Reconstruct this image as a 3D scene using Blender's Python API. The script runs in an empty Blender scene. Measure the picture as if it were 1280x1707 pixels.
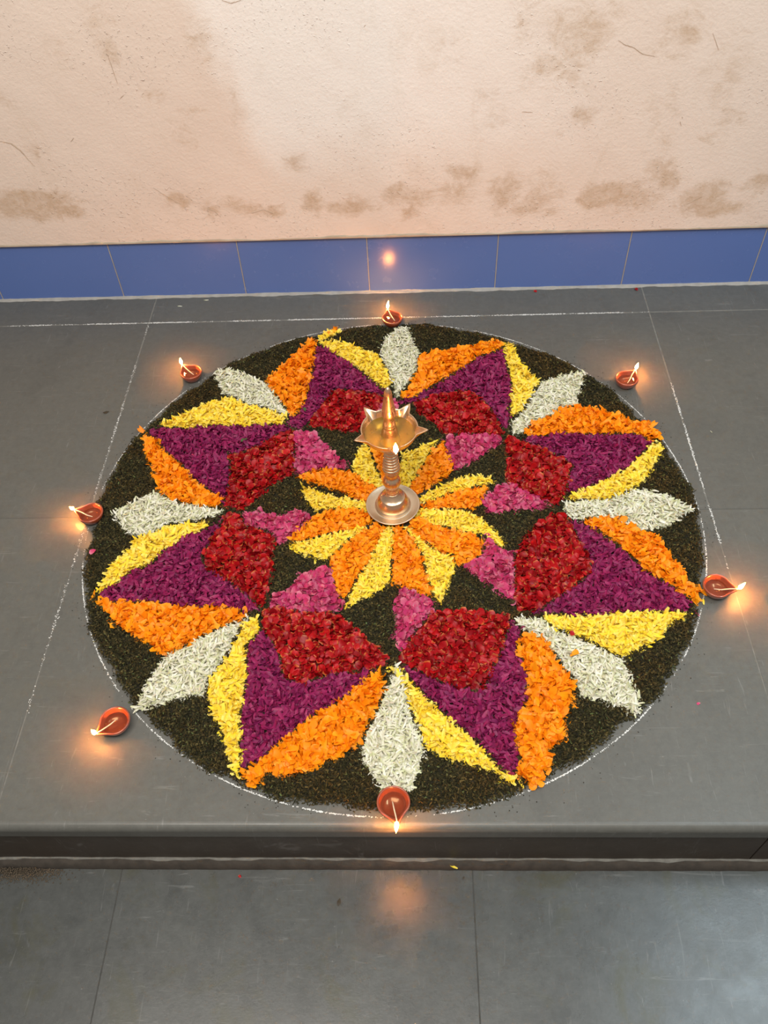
import bpy, math, random
import numpy as np
from mathutils import Matrix, Vector

random.seed(7)
rng = np.random.default_rng(11)
scene = bpy.context.scene
col = scene.collection

# ------------------------------------------------------------------ camera
CAM = Vector((0.0486, -1.0261, 1.2316))
RIGHT = Vector((0.9992, 0.0145, -0.0378)).normalized()
FWD = Vector((-0.0383, 0.6411, -0.7665)).normalized()
UP = RIGHT.cross(FWD).normalized()
RIGHT = FWD.cross(UP)
cd = bpy.data.cameras.new('camera')
cam = bpy.data.objects.new('camera', cd)
cam.matrix_world = Matrix((
    (RIGHT.x, UP.x, -FWD.x, CAM.x),
    (RIGHT.y, UP.y, -FWD.y, CAM.y),
    (RIGHT.z, UP.z, -FWD.z, CAM.z),
    (0, 0, 0, 1)))
cd.sensor_fit = 'HORIZONTAL'
cd.sensor_width = 36.0
cd.lens = 1393.06 * 36.0 / 1280.0
cd.clip_start = 0.02
col.objects.link(cam)
scene.camera = cam

# ------------------------------------------------------------------ light
scene.view_settings.view_transform = 'Standard'
scene.view_settings.look = 'None'
scene.view_settings.gamma = 1.0
scene.view_settings.use_curve_mapping = False
scene.view_settings.exposure = 0.0
scene.cycles.sample_clamp_indirect = 2.0
scene.cycles.blur_glossy = 0.6

world = bpy.data.worlds.new('room_ambient')
world.use_nodes = True
world.node_tree.nodes['Background'].inputs[0].default_value = (1.0, 0.95, 0.88, 1)
world.node_tree.nodes['Background'].inputs[1].default_value = 0.34
scene.world = world

def area(name, loc, target, sx, sy, power, color):
    l = bpy.data.lights.new(name, 'AREA')
    l.shape = 'RECTANGLE'; l.size = sx; l.size_y = sy
    l.energy = power; l.color = color
    o = bpy.data.objects.new(name, l)
    o.location = loc
    o.rotation_euler = (Vector(target) - Vector(loc)).to_track_quat('-Z', 'Y').to_euler()
    col.objects.link(o)
    return o

area('ceiling_light', (-0.30, -1.05, 2.35), (-0.05, 0.30, 0.3), 1.6, 0.7, 66, (1.0, 0.93, 0.84))
tube_light = area('ceiling_tube_light', (1.52, -0.50, 2.5), (1.52, -0.50, 0.0), 0.14, 1.1, 40, (0.74, 0.91, 1.0))
tube_light.rotation_euler = (0, 0, 0)

# ------------------------------------------------------------------ measures (metres)
WALL_Y = 0.7131          # face of the tiles
TILE_TOP = 0.1514
EDGE_Y = -0.6005         # front edge of the raised platform
LOW_Z = -0.1555          # lower floor
JOINT_XL, JOINT_XR = -0.5894, 0.6040
JOINT_YM, JOINT_YH = 0.0, 0.6075
RAD = 0.580              # flower carpet radius

# ------------------------------------------------------------------ helpers
def link(name, me, mat=None, parent=None):
    o = bpy.data.objects.new(name, me)
    col.objects.link(o)
    if mat is not None and me is not None and len(me.materials) == 0:
        me.materials.append(mat)
    if parent is not None:
        o.parent = parent
    return o

def tag(o, label=None, cat=None, group=None, kind=None):
    if label: o['label'] = label
    if cat: o['category'] = cat
    if group: o['group'] = group
    if kind: o['kind'] = kind
    return o

def empty(name, loc=(0, 0, 0), rz=0.0):
    o = bpy.data.objects.new(name, None)
    o.empty_display_size = 0.02
    o.location = loc
    o.rotation_euler = (0, 0, rz)
    col.objects.link(o)
    return o

def mesh_py(name, v, f, smooth=True):
    me = bpy.data.meshes.new(name)
    me.from_pydata([tuple(p) for p in v], [], [tuple(q) for q in f])
    me.update()
    if smooth:
        me.polygons.foreach_set('use_smooth', [True] * len(me.polygons))
    return me

def mesh_np(name, v, f, smooth=True, along=None):
    """v (n,3), f (m,k) all polygons with k corners"""
    me = bpy.data.meshes.new(name)
    n, (m, k) = len(v), f.shape
    me.vertices.add(n)
    me.vertices.foreach_set('co', np.ascontiguousarray(v, dtype=np.float32).ravel())
    me.loops.add(m * k)
    me.loops.foreach_set('vertex_index', np.ascontiguousarray(f, dtype=np.int32).ravel())
    me.polygons.add(m)
    me.polygons.foreach_set('loop_start', np.arange(0, m * k, k, dtype=np.int32))
    if smooth:
        me.polygons.foreach_set('use_smooth', np.ones(m, dtype=bool))
    me.update(calc_edges=True)
    me.validate()
    if along is not None:
        a = me.attributes.new('along', 'FLOAT', 'POINT')
        a.data.foreach_set('value', np.ascontiguousarray(along, dtype=np.float32))
    return me

def lathe(name, prof, seg=48, radial=None, smooth=True):
    """prof: list of (r, z, s); s scales the radial(theta) -> (extra radius, extra height)"""
    v, f = [], []
    for r, z, s in prof:
        for i in range(seg):
            t = 2 * math.pi * i / seg
            er, ez = radial(t) if radial else (0, 0)
            rr = r + s * er
            v.append((rr * math.cos(t), rr * math.sin(t), z + s * ez))
    for j in range(len(prof) - 1):
        for i in range(seg):
            k = (i + 1) % seg
            f.append((j * seg + i, j * seg + k, (j + 1) * seg + k, (j + 1) * seg + i))
    return mesh_py(name, v, f, smooth)

def chamfer_box(name, x0, x1, y0, y1, z0, z1, c=0.001):
    v = [(x0, y0, z0), (x1, y0, z0), (x1, y1, z0), (x0, y1, z0),
         (x0, y0, z1 - c), (x1, y0, z1 - c), (x1, y1, z1 - c), (x0, y1, z1 - c),
         (x0 + c, y0 + c, z1), (x1 - c, y0 + c, z1), (x1 - c, y1 - c, z1), (x0 + c, y1 - c, z1)]
    f = [(3, 2, 1, 0), (8, 9, 10, 11)]
    for a in (0, 4):
        for i in range(4):
            j = (i + 1) % 4
            f.append((a + i, a + j, a + 4 + j, a + 4 + i))
    return mesh_py(name, v, f, False)

def extrude_x(name, prof, x0, x1, nx=1, smooth=False):
    """closed (y, z) outline, counter-clockwise seen from +x, swept along x"""
    n = len(prof)
    v, f = [], []
    for i in range(nx + 1):
        x = x0 + (x1 - x0) * i / nx
        v += [(x, y, z) for y, z in prof]
    for i in range(nx):
        for k in range(n):
            l = (k + 1) % n
            f.append((i * n + k, i * n + l, (i + 1) * n + l, (i + 1) * n + k)[::-1])
    f.append(tuple(range(n))[::-1]); f.append(tuple(nx * n + k for k in range(n)))
    return mesh_py(name, v, f, smooth)

def tube(name, pts, rad, seg=8, taper=None):
    v, f = [], []
    pts = [Vector(p) for p in pts]
    for i, p in enumerate(pts):
        d = (pts[min(i + 1, len(pts) - 1)] - pts[max(i - 1, 0)]).normalized()
        a = d.orthogonal().normalized(); b = d.cross(a)
        r = rad * (taper[i] if taper else 1)
        for k in range(seg):
            t = 2 * math.pi * k / seg
            v.append(p + a * (r * math.cos(t)) + b * (r * math.sin(t)))
    for i in range(len(pts) - 1):
        for k in range(seg):
            l = (k + 1) % seg
            f.append((i * seg + k, i * seg + l, (i + 1) * seg + l, (i + 1) * seg + k))
    f.append(tuple(range(seg))[::-1]); f.append(tuple((len(pts) - 1) * seg + k for k in range(seg)))
    return mesh_py(name, v, f)

# ------------------------------------------------------------------ materials
class NT:
    def __init__(self, name):
        self.m = bpy.data.materials.new(name)
        self.m.use_nodes = True
        self.t = self.m.node_tree
        self.b = self.t.nodes['Principled BSDF']
        self.out = self.t.nodes['Material Output']
    def n(self, kind, **kw):
        nd = self.t.nodes.new(kind)
        for k, v in kw.items():
            if k.startswith('i_'):
                key = k[2:]
                key = int(key) if key.isdigit() else key.replace('_', ' ')
                nd.inputs[key].default_value = v
            else:
                setattr(nd, k, v)
        return nd
    def l(self, a, b): self.t.links.new(a, b)
    def coord(self):
        if not hasattr(self, '_c'): self._c = self.n('ShaderNodeNewGeometry').outputs['Position']
        return self._c
    def noise(self, scale, detail=4, rough=0.55, vec=None, dist=0.0, mapping=None):
        nd = self.n('ShaderNodeTexNoise', i_Scale=scale, i_Detail=detail, i_Roughness=rough, i_Distortion=dist)
        src = vec or self.coord()
        if mapping:
            mp = self.n('ShaderNodeMapping'); mp.inputs['Scale'].default_value = mapping
            self.l(src, mp.inputs['Vector']); src = mp.outputs[0]
        self.l(src, nd.inputs['Vector'])
        return nd.outputs['Fac']
    def ramp(self, fac, stops, interp='LINEAR'):
        nd = self.n('ShaderNodeValToRGB'); cr = nd.color_ramp; cr.interpolation = interp
        while len(cr.elements) < len(stops): cr.elements.new(0.5)
        for e, (p, c) in zip(cr.elements, stops):
            e.position = p; e.color = c if len(c) == 4 else (*c, 1)
        self.l(fac, nd.inputs[0]); return nd.outputs[0]
    def mix(self, fac, a, b, mode='MIX'):
        nd = self.n('ShaderNodeMix', data_type='RGBA', blend_type=mode)
        for s, i in ((fac, 0), (a, 6), (b, 7)):
            if hasattr(s, 'links'): self.l(s, nd.inputs[i])
            elif i == 0: nd.inputs[0].default_value = s
            else: nd.inputs[i].default_value = (*s, 1) if len(s) == 3 else s
        return nd.outputs[2]
    def math(self, op, a, b=0.0, c=0.0, clamp=False):
        nd = self.n('ShaderNodeMath', operation=op, use_clamp=clamp)
        for i, s in enumerate((a, b, c)):
            if hasattr(s, 'links'): self.l(s, nd.inputs[i])
            else: nd.inputs[i].default_value = s
        return nd.outputs[0]
    def sep(self):
        nd = self.n('ShaderNodeSeparateXYZ'); self.l(self.coord(), nd.inputs[0]); return nd.outputs
    def step(self, v, lo, hi):
        nd = self.n('ShaderNodeMapRange', interpolation_type='SMOOTHSTEP')
        self.l(v, nd.inputs[0]); nd.inputs[1].default_value = lo; nd.inputs[2].default_value = hi
        return nd.outputs[0]
    def set(self, **kw):
        for k, v in kw.items():
            s = self.b.inputs[k.replace('_', ' ')]
            if hasattr(v, 'links'): self.l(v, s)
            else: s.default_value = (*v, 1) if isinstance(v, tuple) and len(v) == 3 else v
        return self
    def bump(self, h, strength, dist=0.002):
        nd = self.n('ShaderNodeBump', i_Strength=strength, i_Distance=dist)
        self.l(h, nd.inputs['Height']); self.l(nd.outputs[0], self.b.inputs['Normal'])
        return self

def stone_material(name, c0, c1, rough, stain, worn=0.45):
    m = NT(name)
    info = m.n('ShaderNodeObjectInfo')
    big = m.noise(3.0, 5, 0.6, dist=0.6)
    fine = m.noise(75, 8, 0.8)
    c = m.mix(big, c0, c1)
    c = m.mix(m.math('MULTIPLY', m.ramp(fine, [(0.38, (0, 0, 0)), (0.66, (1, 1, 1))]), 0.2 + 0.4 * worn), c, tuple(x * 0.62 for x in c0))
    st = m.ramp(m.noise(6.5, 6, 0.65, dist=1.2), [(0.56, (0, 0, 0)), (0.70, (1, 1, 1))])
    c = m.mix(m.math('MULTIPLY', st, worn), c, stain)
    drk = m.ramp(m.noise(11, 8, 0.75, dist=0.6), [(0.50, (0, 0, 0)), (0.72, (1, 1, 1))])
    c = m.mix(m.math('MULTIPLY', drk, worn * 0.7), c, tuple(x * 0.55 for x in c0))
    # pale scratches and scuffs in the polish
    scr = m.ramp(m.noise(9, 3, 0.7, mapping=(14, 1.2, 1), dist=1.5), [(0.64, (0, 0, 0)), (0.72, (1, 1, 1))])
    scr2 = m.ramp(m.noise(7, 3, 0.7, mapping=(1.4, 16, 1), dist=1.5), [(0.64, (0, 0, 0)), (0.72, (1, 1, 1))])
    c = m.mix(m.math('MULTIPLY', m.math('MAXIMUM', scr, scr2), 0.16), c, (0.34, 0.34, 0.33))
    spk = m.ramp(m.noise(230, 2, 0.5), [(0.74, (0, 0, 0)), (0.80, (1, 1, 1))])
    c = m.mix(m.math('MULTIPLY', spk, 0.35), c, (0.35, 0.34, 0.32))
    v = m.math('MULTIPLY_ADD', info.outputs['Random'], 0.10, 0.95)
    hs = m.n('ShaderNodeHueSaturation'); m.l(c, hs.inputs['Color']); m.l(v, hs.inputs['Value'])
    r = m.math('MULTIPLY_ADD', m.noise(14, 5, 0.7), 0.30, rough - 0.15)
    m.set(Base_Color=hs.outputs[0], Roughness=r, Specular_IOR_Level=0.45)
    m.bump(m.noise(45, 8, 0.8), 0.16, 0.002)
    return m.m

M = {}
M['stone'] = stone_material('grey_kota_stone', (0.090, 0.089, 0.080), (0.118, 0.116, 0.104), 0.42, (0.10, 0.095, 0.078))
M['stone_low'] = stone_material('grey_floor_stone', (0.062, 0.066, 0.064), (0.086, 0.088, 0.083), 0.29, (0.060, 0.058, 0.032), 0.75)
M['riser'] = stone_material('brown_riser_stone_shaded', (0.044, 0.034, 0.026), (0.058, 0.044, 0.033), 0.5, (0.04, 0.03, 0.026))  # brown stone with the shadow over the riser put into its colour

def simple(name, c, rough=0.7, nscale=80, namp=0.4, bump=0.2, **kw):
    m = NT(name)
    m.set(Base_Color=m.mix(m.noise(nscale, 4, 0.6), tuple(x * (1 - namp) for x in c), tuple(min(1, x * (1 + namp)) for x in c)), Roughness=rough, **kw)
    if bump: m.bump(m.noise(nscale * 2, 4, 0.6), bump, 0.001)
    return m.m

M['grout'] = simple('pale_joint_cement', (0.15, 0.145, 0.13), 0.9, 70, 0.6)
M['grout_dark'] = simple('dark_joint_cement', (0.085, 0.08, 0.07), 0.9, 60, 0.5)
M['joint_line'] = simple('dirt_filled_joint', (0.055, 0.053, 0.048), 0.95, 60, 0.6)
M['tile_grout'] = simple('tile_joint_cement', (0.30, 0.285, 0.265), 0.9, 50, 0.3)
M['cement'] = simple('rough_cement_fillet', (0.042, 0.034, 0.027), 0.9, 60, 0.7, 0.8)
M['plaster_lip'] = simple('pale_plaster_edge', (0.46, 0.38, 0.29), 0.9, 35, 0.25, 0.5)
M['crack'] = simple('dirty_crack', (0.47, 0.35, 0.26), 0.95, 120, 0.4, 0.3)
M['chalk'] = simple('white_chalk', (0.62, 0.62, 0.60), 0.95, 300, 0.3, 0)
M['gap_and_crumbs'] = simple('gap_shade_and_moss_crumbs', (0.020, 0.017, 0.009), 0.95, 150, 0.5, 0.8)  # colours the added gap-shade sheet and the real moss crumbs
M['crumb'] = simple('dry_brown_crumbs', (0.10, 0.075, 0.05), 0.95, 200, 0.5, 0)

def tile_material():
    m = NT('blue_glazed_tile')
    info = m.n('ShaderNodeObjectInfo')
    c = m.mix(m.noise(5, 4), (0.080, 0.142, 0.370), (0.094, 0.160, 0.405))
    mark = m.ramp(m.noise(30, 3, 0.7, mapping=(1, 1, 5), dist=2.0), [(0.74, (0, 0, 0)), (0.78, (1, 1, 1))])
    c = m.mix(m.math('MULTIPLY', mark, 0.35), c, (0.45, 0.45, 0.5))
    m.set(Base_Color=c, Roughness=m.math('MULTIPLY_ADD', m.noise(25, 4), 0.12, 0.20), Specular_IOR_Level=0.5)
    m.bump(m.noise(18, 3), 0.05, 0.002)
    return m.m
M['tile'] = tile_material()

STAINS = [(-0.814, 0.26, 0.095, 0.031, 1),
          (-0.744, 0.243, 0.034, 0.02, 0.9),
          (-0.85, 0.275, 0.041, 0.023, 0.8),
          (-0.472, 0.257, 0.035, 0.02, 0.7),
          (-0.403, 0.23, 0.027, 0.02, 0.6),
          (-0.267, 0.226, 0.03, 0.015, 0.7),
          (-0.34, 0.238, 0.082, 0.021, 0.4),
          (-0.203, 0.333, 0.034, 0.03, 0.55),
          (-0.173, 0.244, 0.024, 0.029, 0.75),
          (-0.102, 0.231, 0.06, 0.021, 0.7),
          (0.007, 0.267, 0.029, 0.02, 0.8),
          (0.053, 0.249, 0.047, 0.025, 0.5),
          (0.043, 0.212, 0.022, 0.021, 0.7),
          (0.165, 0.309, 0.033, 0.021, 0.8),
          (0.146, 0.26, 0.053, 0.04, 0.5),
          (0.253, 0.254, 0.032, 0.048, 0.65),
          (0.309, 0.219, 0.067, 0.029, 0.5),
          (0.338, 0.262, 0.039, 0.048, 0.5),
          (0.479, 0.243, 0.047, 0.029, 1),
          (0.449, 0.223, 0.034, 0.017, 0.8),
          (0.534, 0.227, 0.067, 0.04, 0.6),
          (0.6, 0.289, 0.039, 0.035, 0.6),
          (0.687, 0.223, 0.053, 0.026, 0.95),
          (0.717, 0.207, 0.067, 0.018, 0.8),
          (0.694, 0.247, 0.04, 0.02, 0.6),
          (0.798, 0.269, 0.033, 0.033, 0.6),
          (0.366, 0.585, 0.085, 0.076, 0.55),
          (0.339, 0.52, 0.083, 0.044, 0.5),
          (0.396, 0.573, 0.034, 0.052, 0.5),
          (0.571, 0.578, 0.041, 0.047, 0.5),
          (0.543, 0.552, 0.046, 0.028, 0.35),
          (0.704, 0.403, 0.039, 0.027, 0.45),
          (0.679, 0.378, 0.03, 0.023, 0.4),
          (0.557, 0.432, 0.036, 0.07, 0.35),
          (0.68, 0.509, 0.047, 0.066, 0.4),
          (0.262, 0.599, 0.034, 0.071, 0.35),
          (0.215, 0.43, 0.045, 0.048, 0.35),
          (0.115, 0.55, 0.04, 0.043, 0.3),
          (-0.537, 0.576, 0.022, 0.028, 0.6),
          (-0.546, 0.625, 0.029, 0.051, 0.4),
          (-0.645, 0.574, 0.03, 0.032, 0.3),
          (-0.354, 0.597, 0.03, 0.042, 0.5),
          (-0.318, 0.471, 0.017, 0.035, 0.4),
          (-0.475, 0.49, 0.022, 0.014, 0.5),
          (-0.402, 0.455, 0.032, 0.012, 0.4),
          (-0.426, 0.406, 0.023, 0.037, 0.35),
          (-0.753, 0.383, 0.026, 0.016, 0.6),
          (-0.784, 0.479, 0.015, 0.027, 0.5),
          (0.406, 0.424, 0.017, 0.02, 0.7),
          (0.363, 0.378, 0.023, 0.018, 0.4),
          (0.584, 0.362, 0.023, 0.028, 0.4)]
def plaster_material():
    m = NT('stained_cream_plaster')
    s = m.sep()
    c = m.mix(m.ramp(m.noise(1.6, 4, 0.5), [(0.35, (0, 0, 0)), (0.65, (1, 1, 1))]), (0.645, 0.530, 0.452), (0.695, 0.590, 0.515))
    # whitish middle against tan: edge between two coloured lights, painted into the plaster
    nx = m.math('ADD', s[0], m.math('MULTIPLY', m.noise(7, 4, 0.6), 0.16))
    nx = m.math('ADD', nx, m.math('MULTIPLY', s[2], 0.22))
    lit_patch = m.math('MULTIPLY', m.step(nx, -0.165, -0.085), m.math('SUBTRACT', 1.0, m.step(nx, 0.20, 0.75)))
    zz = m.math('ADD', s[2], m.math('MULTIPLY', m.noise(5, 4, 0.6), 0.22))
    lit_patch = m.math('MULTIPLY', lit_patch, m.step(zz, 0.38, 0.56))
    c = m.mix(m.math('MULTIPLY', lit_patch, 0.85), c, (0.765, 0.71, 0.665))
    # damp and scuff stains, each where it sits on the wall
    wob = m.n('ShaderNodeTexNoise', i_Scale=16.0, i_Detail=5.0, i_Roughness=0.65); m.l(m.coord(), wob.inputs['Vector'])
    off = m.n('ShaderNodeVectorMath', operation='MULTIPLY_ADD'); m.l(wob.outputs['Color'], off.inputs[0])
    off.inputs[1].default_value = (0.085, 0, 0.070); m.l(m.coord(), off.inputs[2])
    total = None
    for x, z, rx, rz, st in STAINS:
        mp = m.n('ShaderNodeMapping', vector_type='POINT')
        mp.inputs['Scale'].default_value = (0.62 / rx, 0.0, 0.62 / rz)
        mp.inputs['Location'].default_value = (-(x + 0.0425) * 0.62 / rx, 0.0, -(z + 0.035) * 0.62 / rz)
        m.l(off.outputs[0], mp.inputs['Vector'])
        g = m.n('ShaderNodeTexGradient', gradient_type='SPHERICAL'); m.l(mp.outputs[0], g.inputs[0])
        q = m.math('MULTIPLY', g.outputs['Fac'], st if z < 0.30 else st * 0.8)
        total = q if total is None else m.math('MAXIMUM', total, q)
    grain = m.ramp(m.noise(48, 8, 0.75, dist=0.5), [(0.34, (0, 0, 0)), (0.62, (1, 1, 1))])
    brk = m.math('MULTIPLY_ADD', m.noise(20, 9, 0.78, dist=0.8, mapping=(1.0, 1.0, 1.5)), 1.5, -0.80)
    inst = m.step(total, 0.0, 0.12)
    cover = m.math('MULTIPLY', m.math('MULTIPLY', m.step(m.math('ADD', total, brk), 0.02, 0.55), inst), m.math('MULTIPLY_ADD', grain, 0.65, 0.35))
    c = m.mix(m.math('MULTIPLY', cover, 0.72), c, (0.42, 0.280, 0.165))
    # fine scuffing everywhere, strokes of dirt
    sand2 = m.ramp(m.noise(7, 9, 0.76, dist=0.9, mapping=(1.4, 1, 0.8)), [(0.54, (0, 0, 0)), (0.72, (1, 1, 1))])
    c = m.mix(m.math('MULTIPLY', sand2, 0.26), c, (0.50, 0.385, 0.275))
    stroke = m.ramp(m.noise(6, 5, 0.68, mapping=(2.6, 1, 1.4), dist=2.2), [(0.69, (0, 0, 0)), (0.75, (1, 1, 1))])
    c = m.mix(m.math('MULTIPLY', stroke, 0.28), c, (0.38, 0.28, 0.20))
    m.set(Base_Color=c, Roughness=0.85, Specular_IOR_Level=0.2)
    h = m.math('ADD', m.math('MULTIPLY', m.noise(150, 6, 0.65), 0.55), m.math('MULTIPLY', m.noise(24, 4, 0.55), 0.5))
    pit = m.ramp(m.noise(120, 3, 0.6), [(0.60, (0, 0, 0)), (0.72, (1, 1, 1))])
    h = m.math('ADD', h, m.math('MULTIPLY', m.math('MULTIPLY', pit, m.step(m.noise(4, 3), 0.42, 0.62)), 0.8))
    m.bump(h, 0.55, 0.004)
    return m.m
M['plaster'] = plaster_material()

def petal_material(name, base, tip, var, transl=0.16, rough=0.5, edge=0.38):
    """base -> tip colour along each petal; var: hue/value spread between petals"""
    m = NT(name)
    at = m.n('ShaderNodeAttribute', attribute_name='along')
    geo = m.n('ShaderNodeNewGeometry'); info = m.n('ShaderNodeObjectInfo')
    rnd = m.math('FRACT', m.math('ADD', geo.outputs['Random Per Island'], info.outputs['Random']))
    c = m.ramp(at.outputs['Fac'], [(0.0, base), (edge, tuple(0.3 * a + 0.7 * b for a, b in zip(base, tip))), (min(0.98, edge * 1.8), tip), (1.0, tip)])
    c = m.mix(m.math('MULTIPLY', m.math('SUBTRACT', rnd, 0.0), 1.0), c, m.mix(1.0, c, var, 'MULTIPLY'))
    m.set(Base_Color=c, Roughness=rough, Specular_IOR_Level=0.3)
    tr = m.n('ShaderNodeBsdfTranslucent'); m.l(c, tr.inputs['Color'])
    mx = m.n('ShaderNodeMixShader', i_0=transl)
    m.l(m.b.outputs[0], mx.inputs[1]); m.l(tr.outputs[0], mx.inputs[2]); m.l(mx.outputs[0], m.out.inputs[0])
    return m.m

M['yellow'] = petal_material('yellow_chrysanthemum_petal', (0.86, 0.74, 0.18), (0.92, 0.71, 0.040), (0.97, 0.86, 0.75))
M['orange'] = petal_material('orange_marigold_petal', (0.86, 0.33, 0.012), (0.94, 0.35, 0.004), (0.95, 0.70, 0.6))
M['white'] = petal_material('white_chrysanthemum_petal', (0.60, 0.63, 0.36), (0.82, 0.80, 0.71), (0.82, 0.80, 0.70))
M['purple'] = petal_material('magenta_chrysanthemum_petal', (0.32, 0.028, 0.108), (0.325, 0.015, 0.098), (0.52, 0.50, 0.66))
M['red'] = petal_material('red_rose_petal', (0.66, 0.20, 0.045), (0.46, 0.005, 0.008), (0.50, 0.45, 0.8), 0.12, 0.46, 0.13)
M['pink'] = petal_material('pink_rose_petal', (0.70, 0.22, 0.28), (0.60, 0.045, 0.155), (0.72, 0.62, 0.80), 0.2, 0.5)
M['leaf'] = petal_material('green_leaf', (0.06, 0.11, 0.03), (0.07, 0.12, 0.035), (0.8, 0.8, 0.8))
M['dry'] = petal_material('dry_leaf', (0.05, 0.04, 0.025), (0.06, 0.045, 0.03), (0.8, 0.8, 0.8))

def moss_material():
    m = NT('dark_moss')
    geo = m.n('ShaderNodeNewGeometry')
    c = m.ramp(geo.outputs['Random Per Island'], [(0.0, (0.0128, 0.0128, 0.0056)), (0.45, (0.0304, 0.028, 0.0104)), (0.8, (0.0496, 0.0368, 0.0144)), (0.97, (0.11, 0.085, 0.030)), (1.0, (0.10, 0.14, 0.05))])
    c = m.mix(m.ramp(m.noise(10, 3), [(0.45, (0, 0, 0)), (0.7, (1, 1, 1))]), c, m.mix(1.0, c, (1.3, 0.95, 0.7), 'MULTIPLY'))
    m.set(Base_Color=c, Roughness=0.85, Specular_IOR_Level=0.15)
    return m.m
M['moss'] = moss_material()

def metal_material(name, c0, c1, rough):
    m = NT(name)
    c = m.mix(m.noise(28, 5, 0.6), c0, c1)
    m.set(Base_Color=c, Metallic=1.0, Roughness=m.math('MULTIPLY_ADD', m.noise(60, 4), 0.16, rough - 0.06))
    return m.m
M['bronze'] = metal_material('polished_bronze', (0.66, 0.43, 0.27), (0.78, 0.55, 0.36), 0.27)
M['bronze_plate'] = metal_material('worn_bronze', (0.58, 0.47, 0.34), (0.70, 0.58, 0.44), 0.34)

def oil_material(name, tint, murk, haze):
    m = NT(name)
    tr = m.n('ShaderNodeBsdfTransparent'); tr.inputs[0].default_value = (*tint, 1)
    body = m.n('ShaderNodeBsdfDiffuse'); body.inputs[0].default_value = (*murk, 1)
    mb = m.n('ShaderNodeMixShader', i_0=haze); m.l(tr.outputs[0], mb.inputs[1]); m.l(body.outputs[0], mb.inputs[2])
    gl = m.n('ShaderNodeBsdfGlossy', i_Roughness=0.06)
    fr = m.n('ShaderNodeFresnel', i_IOR=1.46)
    mx = m.n('ShaderNodeMixShader')
    m.l(fr.outputs[0], mx.inputs[0]); m.l(mb.outputs[0], mx.inputs[1]); m.l(gl.outputs[0], mx.inputs[2])
    m.l(mx.outputs[0], m.out.inputs[0])
    return m.m
M['oil'] = oil_material('golden_lamp_oil', (0.76, 0.60, 0.20), (0.30, 0.19, 0.028), 0.40)
M['oil_diya'] = oil_material('clear_lamp_oil', (0.90, 0.72, 0.52), (0.4, 0.1, 0.04), 0.08)

def clay_material():
    m = NT('glazed_red_clay')
    c = m.mix(m.noise(35, 5, 0.6), (0.21, 0.034, 0.013), (0.34, 0.066, 0.024))
    m.set(Base_Color=c, Roughness=0.32, Specular_IOR_Level=0.5, Coat_Weight=0.9, Coat_Roughness=0.10)
    m.bump(m.noise(160, 4), 0.12, 0.0008)
    return m.m
M['clay'] = clay_material()
M['wick'] = simple('oiled_cotton_wick', (0.70, 0.55, 0.36), 0.8, 400, 0.2, 0.3)
M['wick_tip'] = simple('charred_wick_tip', (0.03, 0.02, 0.015), 0.9, 400, 0.3, 0)

def flame_material():
    m = NT('flame_glow')
    at = m.n('ShaderNodeAttribute', attribute_name='along')
    c = m.ramp(at.outputs['Fac'], [(0.0, (1.0, 0.24, 0.03)), (0.22, (1.0, 0.36, 0.075)), (0.75, (1.0, 0.31, 0.055)), (1.0, (1.0, 0.24, 0.02))])
    st = m.math('MULTIPLY', m.ramp(at.outputs['Fac'], [(0.0, (0.06,) * 3), (0.25, (1,) * 3), (0.7, (1,) * 3), (1.0, (0.12,) * 3)]), FLAME)
    e = m.n('ShaderNodeEmission'); m.l(c, e.inputs[0]); m.l(st, e.inputs[1])
    m.l(e.outputs[0], m.out.inputs[0])
    return m.m
FLAME = 1150.0
M['flame'] = flame_material()

# ------------------------------------------------------------------ structure: platform, floor, wall
GAP = 0.0011
platform = tag(empty('floor_platform'), 'raised grey stone platform under the flower carpet', 'platform', kind='structure')
XS = [-1.75, JOINT_XL, JOINT_XR, 1.80]
YS = [EDGE_Y, JOINT_YM, JOINT_YH, WALL_Y + 0.02]
for i in range(3):
    for j in range(3):
        x0, x1 = XS[i] + GAP, XS[i + 1] - GAP
        y0, y1 = YS[j] + GAP, YS[j + 1] - GAP
        if j == 0:
            r = 0.012
            prof = [(y1, -0.03), (y1, 0.0)]
            for k in range(9):
                a = math.pi / 2 * k / 8
                prof.append((EDGE_Y + r - r * math.sin(a), -r + r * math.cos(a)))
            prof.append((EDGE_Y, -0.03))
            me = extrude_x('slab', prof, x0, x1, 1, False)
            for pl in me.polygons:
                n = pl.normal
                pl.use_smooth = n.y < -0.02 and abs(n.x) < 0.1
        else:
            me = chamfer_box('slab', x0, x1, y0, y1, -0.03, 0.0, 0.0008)
        link('slab', me, M['stone'], platform)
def strip(name, x0, x1, y0, y1, z, mat, parent):
    link(name, chamfer_box(name, x0, x1, y0, y1, -0.028, z, 0.0002), mat, parent)
for x in (JOINT_XL, JOINT_XR):
    strip('joint_cement', x - 0.0018, x + 0.0018, EDGE_Y + 0.01, WALL_Y, -0.0004, M['grout'], platform)
strip('joint_cement', -1.75, 1.8, JOINT_YH - 0.0016, JOINT_YH + 0.0016, -0.0003, M['grout'], platform)
strip('joint_cement', -1.75, 1.8, JOINT_YM - 0.0012, JOINT_YM + 0.0012, -0.0007, M['grout_dark'], platform)

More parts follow.
